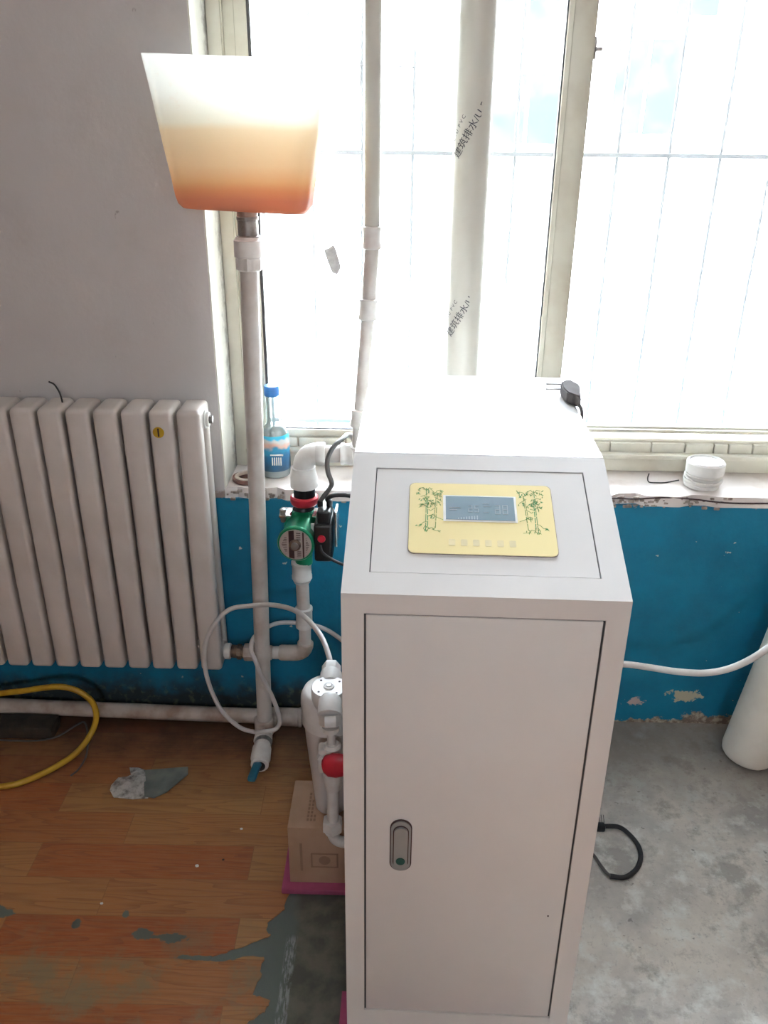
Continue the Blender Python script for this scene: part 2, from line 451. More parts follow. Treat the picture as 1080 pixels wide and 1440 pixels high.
# plaster skins of the window opening, part of the same wall
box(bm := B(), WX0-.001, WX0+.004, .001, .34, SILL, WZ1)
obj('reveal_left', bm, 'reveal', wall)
obj('wall_left', box(B(), -2.7, -2.6, -4.6, .34, 0, 2.9), 'roomwall', kind='structure', smooth=0)
obj('wall_right', box(B(), 2.4, 2.5, -4.6, .34, 0, 2.9), 'roomwall', kind='structure', smooth=0)
bm = B()
box(bm, -2.7, -.05, -4.7, -4.6, 0, 2.9); box(bm, .45, 2.5, -4.7, -4.6, 0, 2.9)
box(bm, -.05, .45, -4.7, -4.6, 0, 2.20); box(bm, -.05, .45, -4.7, -4.6, 2.60, 2.9)  # small opening added behind the camera to let in fill light
obj('wall_back', bm, 'roomwall', kind='structure', smooth=0)
obj('ceiling', box(B(), -2.7, 2.5, -4.7, .34, 2.9, 3.0), 'ceil', kind='structure', smooth=0)

# window sill slab with a broken front edge
random.seed(3)
front = []
x = WX1
while x > WX0:
    y = -.004 + random.uniform(-.002, .004)
    if .60 < x < .66: y = .012 + random.uniform(0, .006)
    if .80 < x < .87: y = .010 + random.uniform(0, .007)
    if -.49 < x < -.33: y = .006 + random.uniform(-.004, .008)
    front.append((x, y)); x -= random.uniform(.018, .04)
front.append((WX0, 0.004))
bm = poly(B(), [(WX0, .34), (WX1, .34)] + front, .748, SILL)
sill = obj('trim_1', bm, 'sill', kind='structure', label='worn white painted window sill with a chipped front edge', smooth=20)
bm = B()
for k in range(120):                                   # crumbs of mortar left along the broken edge
    cx = random.choice((random.uniform(-.48, -.1), random.uniform(.55, .92)))
    s = random.uniform(.0015, .0045); cz = random.uniform(.744, .776)
    box(bm, cx-s*1.8, cx+s*1.8, -.0005-s*.6, .004, cz-s, cz+s, s*.45, 1)
obj('broken_mortar', bm, 'mortar', sill, kind='stuff')
tb = B()
tube(tb, [(.50, -.003, .758), (.54, -.003, .766), (.60, -.004, .772), (.66, -.003, .771), (.74, -.002, .776), (.82, -.003, .772), (.87, -.003, .766), (.93, -.003, .763), (1.02, -.003, .764)], .0022, 6)
obj('crack', tb, 'stripe', sill)

# window: outer frame, two sliding sashes
win = thing('window_1', 'ivory plastic sliding window above the sill', 'window', (WX0, .17, SILL))
del win['category']; win['kind'] = 'structure'
bm = B()
for x0, x1, y0 in ((WX0+.004, -.447, .17), (1.76, WX1, .17)): box(bm, x0, x1, y0, .27, SILL, WZ1, .003)
box(bm, -.447, 1.76, .17, .27, WZ1-.04, WZ1, .003)
box(bm, -.452, 1.76, .172, .27, SILL+.002, .824, .003)            # lower band
box(bm, -.452, 1.76, .158, .185, .824, .838, .003)                # projecting lip
box(bm, -.452, 1.76, .200, .27, .832, .868, .002)                 # back of the track
obj('outer_frame', bm, 'frame', win)
bm = B()
def sash(bm, x0, x1, y0, y1, zb, wl, wr, rail):
    box(bm, x0, x0+wl, y0, y1, zb, WZ1-.04, .004); box(bm, x1-wr, x1, y0, y1, zb, WZ1-.04, .004)
    box(bm, x0+wl, x1-wr, y0, y1, zb, zb+rail, .003); box(bm, x0+wl, x1-wr, y0, y1, WZ1-.10, WZ1-.04, .003)
sash(bm, -.447, .452, .192, .222, .868, .058, .068, .020)
sl = obj('sash', bm, 'frame', win)
bm = B()
box(bm, -.389, -.3815, .199, .214, .888, WZ1-.10); box(bm, .3805, .3845, .199, .214, .888, WZ1-.10)
box(bm, -.377, .381, .2, .214, .886, .890)
obj('gasket', bm, 'gasket', sl)
obj('glass_pane', box(B(), -.382, .381, .205, .209, .888, WZ1-.10), 'glass', sl, smooth=0)
bm = B()
sash(bm, .405, 1.76, .228, .256, .880, .045, .06, .022)
box(bm, .455, 1.70, .215, .232, .888, .896, .002)
sr = obj('sash', bm, 'frame', win)
obj('glass_pane', box(B(), .450, 1.70, .24, .244, .90, WZ1-.10), 'glass', sr, smooth=0)
bm = B(); box(bm, .450, .460, .200, .214, 1.85, 1.90, .003); box(bm, .456, .474, .196, .208, 1.868, 1.878, .003)
obj('latch', bm, 'steel', sl)
# stile seams
bm = B(); box(bm, .3965, .3985, .1905, .193, .87, WZ1-.05); box(bm, .4515, .4530, .1925, .222, .87, WZ1-.05); box(bm, -.4195, -.4180, .1905, .193, .87, WZ1-.05); box(bm, -.448, -.446, .168, .172, .87, WZ1-.05)
obj('seam', bm, 'seam', sl)
# row of small ivory tiles seen in the track
xs = [-.44, -.30, -.16, -.02, .12, .26, .40, .50, .615, .736, .834, .917, .96, 1.03, 1.13, 1.24, 1.33, 1.44, 1.56, 1.70]
for a, b in zip(xs, xs[1:]):
    obj('tile', box(B(), a+.002, b-.002, .186, .1995, .833, .864, .003), 'tile', win)

# outside: guard bars, yard, house across the yard
gr = thing('window_guard', 'pale metal guard bars outside the window glass', 'guard bars', (.65, .6, .9))
for i in range(18):
    x = -.74 + .1525*i
    obj('bar', seg(B(), (x, .6, .72), (x, .6, 2.6), .0055, 8), 'grille', gr)
for z in (.78, 1.623, 2.46):
    obj('rail', box(B(), -.80, 1.95, .585, .597, z-.006, z+.006), 'grille', gr)
for x in (-.80, 1.93):
    for z in (.78, 1.623, 2.46): obj('bracket', box(B(), x, x+.02, .335, .6, z-.01, z+.01), 'grille', gr)
obj('yard_ground', box(B(), -14, 14, .34, 14, -.5, -.42), 'ground', kind='structure', smooth=0)
fac = thing('house', 'pale house across the yard seen through the bright window', 'building', (1, 7.2, -.42))
obj('wall', box(B(), -8, 9, 7.1, 9.0, -.42, 4.6), 'facade', fac, smooth=0)
for (x0, x1, z0, z1) in ((.85, 1.52, 1.50, 2.12), (2.02, 2.62, 1.60, 2.42), (-2.6, -1.9, 1.5, 2.3), (4.2, 5.0, 1.5, 2.3), (.65, 1.6, 2.5, 3.2), (2.1, 2.9, 2.62, 3.2)):
    f = B(); box(f, x0-.05, x1+.05, 7.05, 7.12, z0-.05, z1+.05)
    wf = obj('window_frame', f, 'facade', fac)
    cx = (x0+x1)/2
    for a, b in ((x0, cx-.02), (cx+.02, x1)): obj('pane', box(B(), a, b, 7.03, 7.07, z0, z1), 'facglass', wf)

# torn wood-print vinyl over the concrete
edge = [(-.20, -.012), (-.205, -.12), (-.19, -.25), (-.21, -.4), (-.20, -.52), (-.225, -.62), (-.253, -.69), (-.255, -.726), (-.270, -.742), (-.285, -.757), (-.292, -.765), (-.291, -.782),
        (-.278, -.795), (-.288, -.803), (-.317, -.816), (-.350, -.833), (-.385, -.848), (-.405, -.856), (-.402, -.866), (-.391, -.868), (-.360, -.862), (-.340, -.857), (-.310, -.851), (-.285, -.853),
        (-.288, -.88), (-.284, -.903), (-.296, -.943), (-.280, -.946), (-.256, -.955), (-.262, -.970), (-.264, -.981), (-.276, -.986), (-.284, -.997), (-.297, -1.006), (-.31, -1.03), (-.32, -1.10), (-.30, -1.25), (-.10, -1.42), (2.39, -1.5), (2.39, -4.59)]  # last stretch out of view, added across the room to cut bounced light
jag = []
random.seed(11)
for (a, b) in zip(edge, edge[1:]):
    jag.append(a)
    d = math.hypot(b[0]-a[0], b[1]-a[1])
    if d > .012:
        for t in (.33, .66): jag.append((a[0]+(b[0]-a[0])*t+random.uniform(-.003, .003), a[1]+(b[1]-a[1])*t+random.uniform(-.003, .003)))
jag.append(edge[-1])
bm = poly(B(), [(-2.59, -4.59), (-2.59, -.012)] + jag, 0.0003, .0030)
obj('vinyl_flooring', bm, 'lino', label='torn orange wood-print vinyl floor covering on the left', cat='floor covering', smooth=0)

# ------------------------------------------------------------------ radiator
rad = thing('radiator', 'white steel column radiator on the wall left of the window', 'radiator', (-.85, -.085, .26))
col0 = None
def tubeprof(bm, cx, y0, y1, z0, z1, w_):
    box(bm, cx-w_/2, cx+w_/2, y0, y1, z0, z1, .011, 3)
PITCHX, CW, X0 = .0705, .0605, -.5335
for i in range(13):
    cx = X0 - PITCHX*i
    if i == 0:
        b = B()
        tubeprof(b, cx, -.140, -.100, .262, 1.046, CW)
        tubeprof(b, cx, -.068, -.030, .262, 1.046, CW)
        box(b, cx-CW/2, cx+CW/2, -.138, -.032, .985, 1.048, .012, 3)
        box(b, cx-CW/2, cx+CW/2, -.138, -.032, .262, .322, .012, 3)
        for z in (1.010, .298): seg(b, (cx-.037, -.085, z), (cx+.030, -.085, z), .019, 20)
        col0 = obj('radiator_column', b, 'rad', rad)
        hub = col0.location.copy()
    else:
        c_ = col0.copy(); C.objects.link(c_); c_.location = hub - Vector((PITCHX*i, 0, 0)); WL[c_] = WL[rad]
b = B()
for z in (1.010,):
    lathe(b, (-.506, -.085, z), (1, 0, 0), [(0, .024), (.006, .024), (.007, .019), (.014, .019)], 24)
pl = obj('end_plug', b, 'whitepl', rad)
obj('plug_stem', hexnut(B(), (-.493, -.085, 1.010), (-.483, -.085, 1.010), .011), 'steel', pl)
obj('round_sticker', lathe(B(), (-.6105, -.1415, .992), (0, -1, 0), [(0, .0145), (.0008, .0145)], 24), 'yellow', rad, label='round yellow sticker with a dark bar')
obj('sticker_bar', box(B(), -.6125, -.6085, -.1432, -.1424, .981, 1.003), 'stripe', rad)
for x in (-.63, -1.2):
    for z in (.34, .94): obj('wall_bracket', box(B(), x-.006, x+.006, -.035, -.001, z, z+.012), 'steel', rad)
obj('loose_wire', tube(B(), [(-.868, -.082, 1.045), (-.870, -.082, 1.064), (-.874, -.08, 1.077), (-.884, -.078, 1.094), (-.898, -.075, 1.10)], .0022, 6), 'wire', label='short dark wire end sticking up from the radiator top', cat='wire', loc=(-.87, -.082, 1.048))

# ------------------------------------------------------------------ pipes
def collar(b, a, d, L, r, lip=.003):
    return lathe(b, a, d, [(0, r-.003), (.002, r+lip*.5), (.010, r+lip*.5), (.012, r), (L-.012, r), (L-.010, r+lip*.5), (L-.002, r+lip*.5), (L, r-.003)], 28)
# radiator return pipe with the circulation pump on it
ret = thing('pump_pipe', 'white plastic pipe run from radiator foot up to the green pump', 'pipe', (-.264, -.09, .298))
b = B(); seg(b, (-.265, -.09, .33), (-.264, -.09, .40), .0175)
seg(b, (-.266, -.09, .45), (-.267, -.09, .56), .0185)
seg(b, (-.30, -.09, .297), (-.36, -.09, .296), .019)
obj('pipe', b, 'pipe', ret)
b = B(); tube(b, bend((-.300, -.09, .297), (-.264, -.09, .297), (-.264, -.09, .333)), .0235, 20, smooth=False)
lathe(b, (-.296, -.09, .297), (-1, 0, 0), [(0, .0235), (.04, .0235), (.046, .021)], 24)
obj('elbow', b, 'pipe_dirty', ret)
obj('coupling', collar(B(), (-.265, -.09, .388), (0, 0, 1), .066, .0235), 'fitting', ret)
b = B(); collar(b, (-.267, -.09, .548), (0, 0, 1), .055, .027); lathe(b, (-.267, -.09, .548), (0, 0, -1), [(0, .027), (.012, .022)], 28)
obj('coupling', b, 'fitting', ret)
b = B(); seg(b, (-.362, -.09, .296), (-.415, -.09, .296), .022, bev=.003); hexnut(b, (-.415, -.09, .296), (-.445, -.09, .296), .026)
obj('adapter', b, 'pipe_dirty', ret)
b = B(); seg(b, (-.440, -.09, .296), (-.485, -.088, .297), .019, bev=.003); hexnut(b, (-.452, -.09, .296), (-.466, -.09, .296), .0225)
obj('metal_union', b, 'brass_dirty', ret)
b = B(); lathe(b, (-.482, -.088, .297), (-1, 0, 0), [(0, .018), (.004, .024), (.018, .024), (.020, .019), (.023, .019)], 24)
obj('flange', b, 'fitting', ret)

pump = thing('circulation_pump', 'green circulation pump with a round nameplate beside the cabinet', 'pump', (-.255, -.09, .64))
PC = Vector((-.256, -.09, .715))
b = B()
seg(b, PC+Vector((-.004, 0, -.116)), PC+Vector((0, 0, .055)), .024)
lathe(b, PC+Vector((0, .02, 0)), (-.06, -1, 0), [(0, .03), (.008, .046), (.045, .048), (.05, .044)], 32)
obj('pump_casing', b, 'green', pump)
ax = Vector((-.085, -1, .03)).normalized()
F0 = PC + Vector((0, -.02, 0))
b = B(); lathe(b, F0, ax, [(0, .050), (.006, .052), (.012, .047), (.030, .0455), (.088, .0455), (.094, .049), (.1, .049), (.104, .046)], 40)
mot = obj('motor_housing', b, 'green', pump)
F1 = F0 + ax*.104
obj('nameplate', lathe(B(), F1-ax*.002, ax, [(0, .0425), (.0035, .0425)], 40), 'plate', mot, label='round grey nameplate with dark bars')
u_, v_ = frame_of(ax)                                   # u_ sideways, v_ upwards
if u_.x < 0: u_ = -u_
v_ = Vector((0, 0, 1)) - ax*ax.z; v_.normalize()
def onface(b, u0, u1, v0, v1, h=.0042, rmax=.0415):
    pts = []
    for (uu, vv) in ((u0, v0), (u1, v0), (u1, v1), (u0, v1)):
        r = math.hypot(uu, vv); s = min(1, rmax/r) if r else 1
        pts.append(F1 + u_*uu*s + v_*vv*s)
    a = [b.verts.new(p + ax*.0012) for p in pts]; c = [b.verts.new(p + ax*h) for p in pts]
    b.faces.new(a); b.faces.new(c)
    for i in range(4): b.faces.new((a[i], a[(i+1) % 4], c[(i+1) % 4], c[i]))
b = B(); onface(b, -.018, -.003, -.040, .040, .0022); onface(b, .019, .0245, -.037, .037, .0022)
for k in range(6): onface(b, .004+.001*(k % 2), .015, -.034+k*.003, -.033+k*.003, .0022)
for k in range(9):
    onface(b, -.036+abs(k-4)*.002, -.022, -.02+k*.0048, -.0186+k*.0048, .0022)
    onface(b, .028, .037-abs(k-4)*.002, -.02+k*.0048, -.0186+k*.0048, .0022)
for k in range(4): onface(b, .003, .014, .014+k*.006, .016+k*.006, .0022)
obj('nameplate_print', b, 'stripe', mot)
b = B(); lathe(b, F1, ax, [(0, .0155), (.007, .0155), (.009, .013)], 28)
pc = obj('vent_plug', b, 'brass_dirty', mot)
b = B(); lathe(b, F1, ax, [(0, .010), (.012, .010), (.0125, .007)], 20); obj('plug_screw', b, 'steel', pc)
# flange lugs with bolts
for dx in (-.044, .044):
    b = B(); box(b, PC.x+dx-.017, PC.x+dx+.017, PC.y-.048, PC.y+.006, PC.z+.042, PC.z+.050, .003)
    lg = obj('flange_lug', b, 'chrome', pump)
    b = B(); lathe(b, (PC.x+dx*1.15, PC.y-.036, PC.z+.026), (0, 0, 1), [(0, .0065), (.012, .0085), (.036, .0085), (.038, .006)], 12)
    obj('bolt', b, 'steel', lg)
b = B(); lathe(b, (PC.x, PC.y, PC.z+.05), (0, 0, 1), [(0, .03), (.006, .026), (.013, .026)], 28)
obj('neck', b, 'black', pump)
b = B(); lathe(b, (PC.x+.003, PC.y, PC.z+.060), (0, 0, 1), [(0, .024), (.004, .034), (.010, .0375), (.024, .0375), (.028, .033)], 32)
obj('union_nut', b, 'rednut', pump, label='red plastic union nut')
b = B(); lathe(b, (PC.x+.004, PC.y, PC.z+.086), (0, 0, 1), [(0, .029), (.027, .029)], 28)
obj('washer', b, 'black', pump)
b = B(); box(b, -.217, -.170, -.215, -.10, .668, .775, .008, 3); box(b, -.209, -.174, -.205, -.12, .772, .808, .006, 3)
tbx = obj('terminal_box', b, 'black', pump)
obj('speed_switch', lathe(B(), (-.197, -.214, .737), (0, -1, 0), [(0, .0105), (.003, .0105), (.005, .009)], 20), 'red', tbx, label='round red speed switch')
b = B()
for dx in (-.203, -.180): lathe(b, (dx, -.165, .806), (0, 0, 1), [(0, .0075), (.014, .0075), (.017, .0055)], 12)
obj('cable_gland', b, 'black', tbx)
b = B(); box(b, -.165, -.158, -.19, -.13, .70, .80, .003); obj('box_clip', b, 'chrome', tbx)
b = B(); box(b, -.214, -.2135, -.1, -.1, .7, .72) if False else None
b = B(); box(b, -.228, -.212, -.176, -.172, .728, .760); obj('rating_sticker', b, 'whitepl', tbx, label='small white sticker')
obj('pump_cable', tube(B(), [(-.203, -.165, .82), (-.193, -.165, .835), (-.176, -.16, .858), (-.173, -.16, .872), (-.182, -.158, .900), (-.183, -.15, .931), (-.168, -.145, .962), (-.150, -.12, .972), (-.13, -.05, .960), (-.105, -.01, .88), (-.085, .03, .788)], .0062, 10), 'greycable', label='thick grey cable curving up from pump to the sill', cat='cable', loc=(-.203, -.165, .82))
obj('pump_cable', tube(B(), [(-.180, -.165, .82), (-.184, -.168, .828), (-.172, -.17, .838), (-.150, -.17, .841), (-.120, -.17, .838), (-.08, -.19, .830), (-.04, -.25, .805), (0, -.309, .78)], .006, 10), 'cable', label='black cable from pump going right behind the cabinet at the height of its top', cat='cable', loc=(-.18, -.165, .82))
obj('pump_cable', tube(B(), [(-.200, -.222, .722), (-.194, -.232, .706), (-.172, -.235, .690), (-.146, -.235, .676), (-.110, -.22, .655), (-.07, -.25, .64), (-.035, -.29, .625), (0, -.310, .61)], .0042, 10), 'cable', label='thin black cable running down right from the front of the pump', cat='cable', loc=(-.2, -.222, .722))

# elbow above the pump and the riser in front of the window
ris = thing('riser_pipe', 'white plastic riser pipe standing in front of the window glass', 'pipe', (-.252, -.09, .82))
b = B(); tube(b, bend((-.252, -.09, .880), (-.252, -.09, .922), (-.212, -.09, .922)), .0285, 24, smooth=False)
lathe(b, (-.252, -.09, .886), (0, 0, -1), [(0, .0285), (.002, .031), (.012, .031), (.030, .036), (.056, .037), (.058, .034)], 28)
lathe(b, (-.218, -.09, .922), (1, 0, 0), [(0, .0285), (.003, .0305), (.020, .0305), (.024, .028)], 28)
obj('elbow', b, 'fitting', ris)
obj('pipe', seg(B(), (-.195, -.09, .922), (-.12, -.09, .923), .0225), 'pipe', ris)
b = B(); collar(b, (-.155, -.09, .923), (1, 0, 0), .035, .027)
tube(b, bend((-.125, -.09, .923), (-.108, -.09, .923), (-.107, -.09, .945)), .0265, 20, smooth=False)
obj('elbow', b, 'fitting', ris)
P_ = [(-.109, -.09, .935), (-.107, -.09, .998), (-.1015, -.09, 1.056), (-.093, -.09, 1.166), (-.084, -.09, 1.272), (-.082, -.09, 1.32), (-.077, -.09, 1.382), (-.074, -.09, 1.438), (-.074, -.09, 1.486), (-.070, -.09, 1.725), (-.071, -.09, 1.94), (-.070, -.09, 2.9)]
obj('pipe', seg(B(), P_[0], P_[2], .0165), 'pipe', ris)
obj('pipe', seg(B(), P_[2], P_[4], .0165), 'pipe', ris)
obj('pipe', seg(B(), P_[4], P_[7], .0175), 'pipe', ris)
obj('pipe', seg(B(), P_[7], P_[11], .0185), 'pipe_grey', ris)
for a, c, L in ((P_[4], P_[5], .052), (P_[7], P_[8], .052), (P_[1], P_[2], .048)):
    obj('coupling', collar(B(), a, Vector(c)-Vector(a), L, .0215), 'fitting', ris)

# long expansion pipe with the cut-jug funnel
lp = thing('expansion_pipe', 'long white pipe rising from floor to the stained funnel', 'pipe', (-.40, -.1, .03))
obj('pipe', seg(B(), (-.390, -.13, .07), (-.3585, -.13, 1.405), .0219), 'pipe', lp)
b = B(); lathe(b, (-.3575, -.13, 1.392), (0, 0, 1), [(0, .026), (.004, .030), (.03, .030), (.032, .034), (.068, .0335), (.070, .030), (.076, .028)], 16)
cp = obj('threaded_adapter', b, 'fitting', lp)
b = B(); hexnut(b, (-.357, -.13, 1.394), (-.357, -.13, 1.422), .0335); obj('hex_base', b, 'fitting', cp)
b = B(); lathe(b, (-.356, -.13, 1.461), (0, 0, 1), [(0, .024), (.003, .027), (.008, .027), (.010, .0235), (.042, .0235), (.044, .0255), (.050, .0255), (.052, .022)], 28)
obj('metal_nipple', b, 'steel', lp)
b = B(); lathe(b, (-.392, -.13, .030), (0, 0, 1), [(0, .024), (.01, .029), (.055, .029), (.058, .026)], 28)
obj('socket', b, 'pipe_dirty', lp)

fun = thing('jug_funnel', 'rust-stained translucent cut plastic jug mounted upside down as a funnel', 'funnel', (-.356, -.13, 1.525))
FZ = 1.527
def rrect(cx, cy, z, hw, hd, rr, n=7, tilt=.022):
    out = []
    for (sx, sy, a0) in ((1, 1, 0), (-1, 1, PI/2), (-1, -1, PI), (1, -1, 1.5*PI)):
        for i in range(n):
            a = a0 + PI/2*i/(n-1)
            x = cx + sx*(hw-rr) + rr*math.cos(a); y = cy + sy*(hd-rr) + rr*math.sin(a)
            low_ = max(0., min(1., (.05-(z-FZ))/.05))
            out.append(Vector((x, y, z - (tilt+.02*low_)*(x-cx) + .020*low_*math.exp(-((x-cx)/.05)**2))))
    return out
b = B(); rings = []
#  z above base, half width, half depth, corner radius, x centre
for (z, hw, hd, rr, cx) in ((.300, .190, .090, .022, -.352), (.24, .180, .087, .025, -.353), (.15, .167, .082, .028, -.354), (.06, .153, .076, .03, -.355), (.026, .148, .073, .030, -.356),
                            (.010, .144, .070, .030, -.356), (.000, .136, .063, .030, -.356), (-.002, .118, .054, .030, -.356), (.010, .072, .04, .025, -.356), (.022, .04, .03, .02, -.356), (.022, .023, .023, .0225, -.356), (-.005, .022, .022, .0219, -.356)):
    rings.append([b.verts.new(p) for p in rrect(cx, -.13, FZ+z, hw, hd, rr)])
for a, c in zip(rings, rings[1:]):
    n_ = len(a)
    for i in range(n_): b.faces.new((a[i], a[(i+1) % n_], c[(i+1) % n_], c[i]))
bmesh.ops.remove_doubles(b, verts=b.verts, dist=1e-6)
bmesh.ops.solidify(b, geom=b.faces[:], thickness=.0012) if False else None
fo = obj('jug_body', b, 'funnel', fun, smooth=60)
b = B(); lathe(b, (-.356, -.13, 1.505), (0, 0, 1), [(0, .021), (.003, .0235), (.020, .0235), (.024, .021)], 28)
obj('jug_neck', b, 'pipe_dirty', fun)

# low supply pipe along the wall foot, tee and drain tap
low = thing('floor_pipe', 'dirty white pipe running along the foot of the wall', 'pipe', (-.8, -.05, .045))
obj('pipe', seg(B(), (-2.59, -.05, .080), (-.395, -.05, .030), .0235), 'pipe_dirty', low)
obj('pipe', seg(B(), (-.30, -.05, .027), (.0, -.05, .027), .0195), 'pipe_dirty', low)
b = B(); collar(b, (-.412, -.05, .031), (1, 0, -.01), .125, .0285, .005)
tube(b, [(-.375, -.05, .033), (-.380, -.08, .034), (-.388, -.115, .038), (-.392, -.135, .040)], .0265, 20)
obj('tee', b, 'pipe_dirty', low)
tap = thing('drain_tap', 'dull drain tap with a dark blue lever at the pipe foot', 'tap', (-.39, -.2, .036))
b = B(); lathe(b, (-.392, -.145, .040), (.06, -1, -.02), [(0, .026), (.03, .028), (.035, .024), (.06, .024), (.064, .028), (.105, .029), (.11, .026), (.13, .026), (.134, .022)], 24)
obj('valve_body', b, 'fitting', tap)
b = B(); lathe(b, (-.3895, -.170, .039), (.06, -1, -.02), [(0, .0262), (.022, .0262)], 20); obj('metal_band', b, 'steel', tap)
b = B(); lathe(b, (-.385, -.258, .036), (-.05, -1, -.0), [(0, .018), (.02, .018), (.022, .015)], 20); obj('outlet', b, 'black', tap)
b = B(); box(b, -.404, -.380, -.345, -.262, .036, .052, .006, 2, Matrix.Translation((-.39, -.3, .04)) @ Matrix.Rotation(-.12, 4, 'Z') @ Matrix.Translation((.39, .3, -.04)))
obj('lever', b, 'bluevalve', tap, label='dark blue tap lever')

# tall drain pipe inside the recess, wrapped in printed film
bp = thing('waste_pipe', 'fat grey-white plastic pipe with diagonal printed lettering standing in the window recess', 'pipe', (.162, .088, SILL))
BX, BY, BR = .1585, .088, .0455
obj('pipe', seg(B(), (BX+.004, BY, SILL), (BX, BY, 2.448), BR, 48), 'pipe_grey', bp)
def wrapped_text(s, size, u0, z0, ang, mat='ink', off=0.):
    cu = bpy.data.curves.new('print', 'FONT'); cu.body = s; cu.size = size
    to = bpy.data.objects.new('print', cu); C.objects.link(to)
    dg = bpy.context.evaluated_depsgraph_get()
    me = bpy.data.meshes.new_from_object(to.evaluated_get(dg))
    bpy.data.objects.remove(to)
    b = B(); b.from_mesh(me)
    bmesh.ops.triangulate(b, faces=b.faces[:])
    bmesh.ops.subdivide_edges(b, edges=[e for e in b.edges if e.calc_length() > .006], cuts=2)
    ca, sa = math.cos(ang), math.sin(ang)
    for v in b.verts:
        a, c = v.co.x, v.co.y + off
        u = u0 + a*ca - c*sa; z = z0 + a*sa + c*ca
        th = u/BR
        v.co = Vector((BX + (BR+.0006)*math.sin(th), BY - (BR+.0006)*math.cos(th), z))
    obj('printed_lettering', b, mat, bp, smooth=0)
for z0 in (1.635, 1.205, 2.06, 0.80):
    wrapped_text('建筑排水/U-PVC', .0235, -.034, z0-.006, 1.06)
    wrapped_text('P V C - U  P V C', .0125, -.034, z0-.002, 1.06, 'ink', .030)

# ------------------------------------------------------------------ heating cabinet
TH = -.018506
KX, KY, Z1, Z2, D1, D2, CWD = -.08187, -1.08196, 1.09179, 1.20075, .28055, .76910, .42
Ux = Vector((math.cos(TH), math.sin(TH), 0)); Uy = Vector((-math.sin(TH), math.cos(TH), 0))
KO = Vector((KX, KY, 0))
def K(a, b_, z): return KO + Ux*a + Uy*b_ + Vector((0, 0, z))
KM = Matrix.Translation(KO) @ Matrix.Rotation(TH, 4, 'Z')
cab = thing('heating_cabinet', 'tall light grey metal heating cabinet with a sloped yellow control panel', 'cabinet', K(CWD/2, D2/2, .03))
T = .012; ZB = .035
SL = math.atan2(Z2-Z1, D1)
Sv = Vector((0, math.cos(SL), math.sin(SL))); Sn = Vector((0, -math.sin(SL), math.cos(SL)))
LS = math.hypot(D1, Z2-Z1)
def slope(u, v, h=0.):                       # on the sloped face, cabinet coordinates
    return Vector((u, 0, Z1)) + Sv*v + Sn*h
def tow(bm): bmesh.ops.transform(bm, matrix=KM, verts=bm.verts); return bm
def prism(bm, prof, x0, x1):
    a = [bm.verts.new((x0, y, z)) for y, z in prof]; c = [bm.verts.new((x1, y, z)) for y, z in prof]
    bm.faces.new(a); bm.faces.new(c); n = len(prof)
    for i in range(n): bm.faces.new((a[i], a[(i+1) % n], c[(i+1) % n], c[i]))
def plate_holed(bm, P, outer, inner, t):
    """frame plate: outer and inner rectangles on a plane given by P(u, v, h)"""
    (a0, b0, a1, b1), (c0, d0, c1, d1) = outer, inner
    def ring(r, h): return [bm.verts.new(P(u, v, h)) for u, v in ((r[0], r[1]), (r[2], r[1]), (r[2], r[3]), (r[0], r[3]))]
    ot, it, ob, ib = ring(outer, 0), ring(inner, 0), ring(outer, -t), ring(inner, -t)
    for i in range(4):
        j = (i+1) % 4
        bm.faces.new((ot[i], ot[j], it[j], it[i])); bm.faces.new((ob[i], ob[j], ib[j], ib[i]))
        bm.faces.new((ot[i], ot[j], ob[j], ob[i])); bm.faces.new((it[i], it[j], ib[j], ib[i]))
bm = B()
prism(bm, [(T, ZB), (T, Z1-T*.2), (D1+T*.6, Z2-T), (D1+T*.6, Z2), (D2, Z2), (D2, ZB)], 0, CWD)
front = lambda u, v, h=0.: Vector((u, -h, v))
plate_holed(bm, front, (0, ZB, CWD, Z1), (.0335, .169, .386, 1.0585), T)
plate_holed(bm, slope, (0, 0, CWD, LS), (.039, .041, .381, .2665), T*.9)
bmesh.ops.bevel(bm, geom=[e for e in bm.edges if e.calc_length() > .25 and e.calc_face_angle(0) > .3], offset=.0012, segments=2, affect='EDGES')
obj('cabinet_body', tow(bm), 'cab', cab, smooth=25)
door = obj('door', tow(box(B(), .0365, .3830, .0012, T+.001, .172, 1.0555, .0012)), 'cab', cab)
def splate(bm, u0, v0, u1, v1, h0, h1, rr=0, n=5):
    pts = []
    if rr:
        for (cx, cy, a0) in ((u1-rr, v1-rr, 0), (u0+rr, v1-rr, PI/2), (u0+rr, v0+rr, PI), (u1-rr, v0+rr, 1.5*PI)):
            for i in range(n): a = a0+PI/2*i/(n-1); pts.append((cx+rr*math.cos(a), cy+rr*math.sin(a)))
    else: pts = [(u0, v0), (u1, v0), (u1, v1), (u0, v1)]
    a = [bm.verts.new(slope(u, v, h0)) for u, v in pts]; c = [bm.verts.new(slope(u, v, h1)) for u, v in pts]
    bm.faces.new(a); bm.faces.new(c); k = len(pts)
    for i in range(k): bm.faces.new((a[i], a[(i+1) % k], c[(i+1) % k], c[i]))
    return bm
db = B(); plate_holed(db, lambda u, v, h=0.: Vector((u, .004-h, v)), (.0335, .169, .386, 1.0585), (.045, .18, .375, 1.047), .006)
obj('door_gap_shade', tow(db), 'gasket', cab)  # dark ring added to paint the shade in the door gap
db = B(); plate_holed(db, lambda u, v, h=0.: slope(u, v, h-.004), (.039, .041, .381, .2665), (.05, .05, .37, .255), .006)
obj('panel_gap_shade', tow(db), 'gasket', cab)  # shade of the control panel gap, painted as a dark ring
cpn = obj('control_panel', tow(splate(B(), .0408, .0428, .3792, .2647, -T, -.0008)), 'cab', cab)
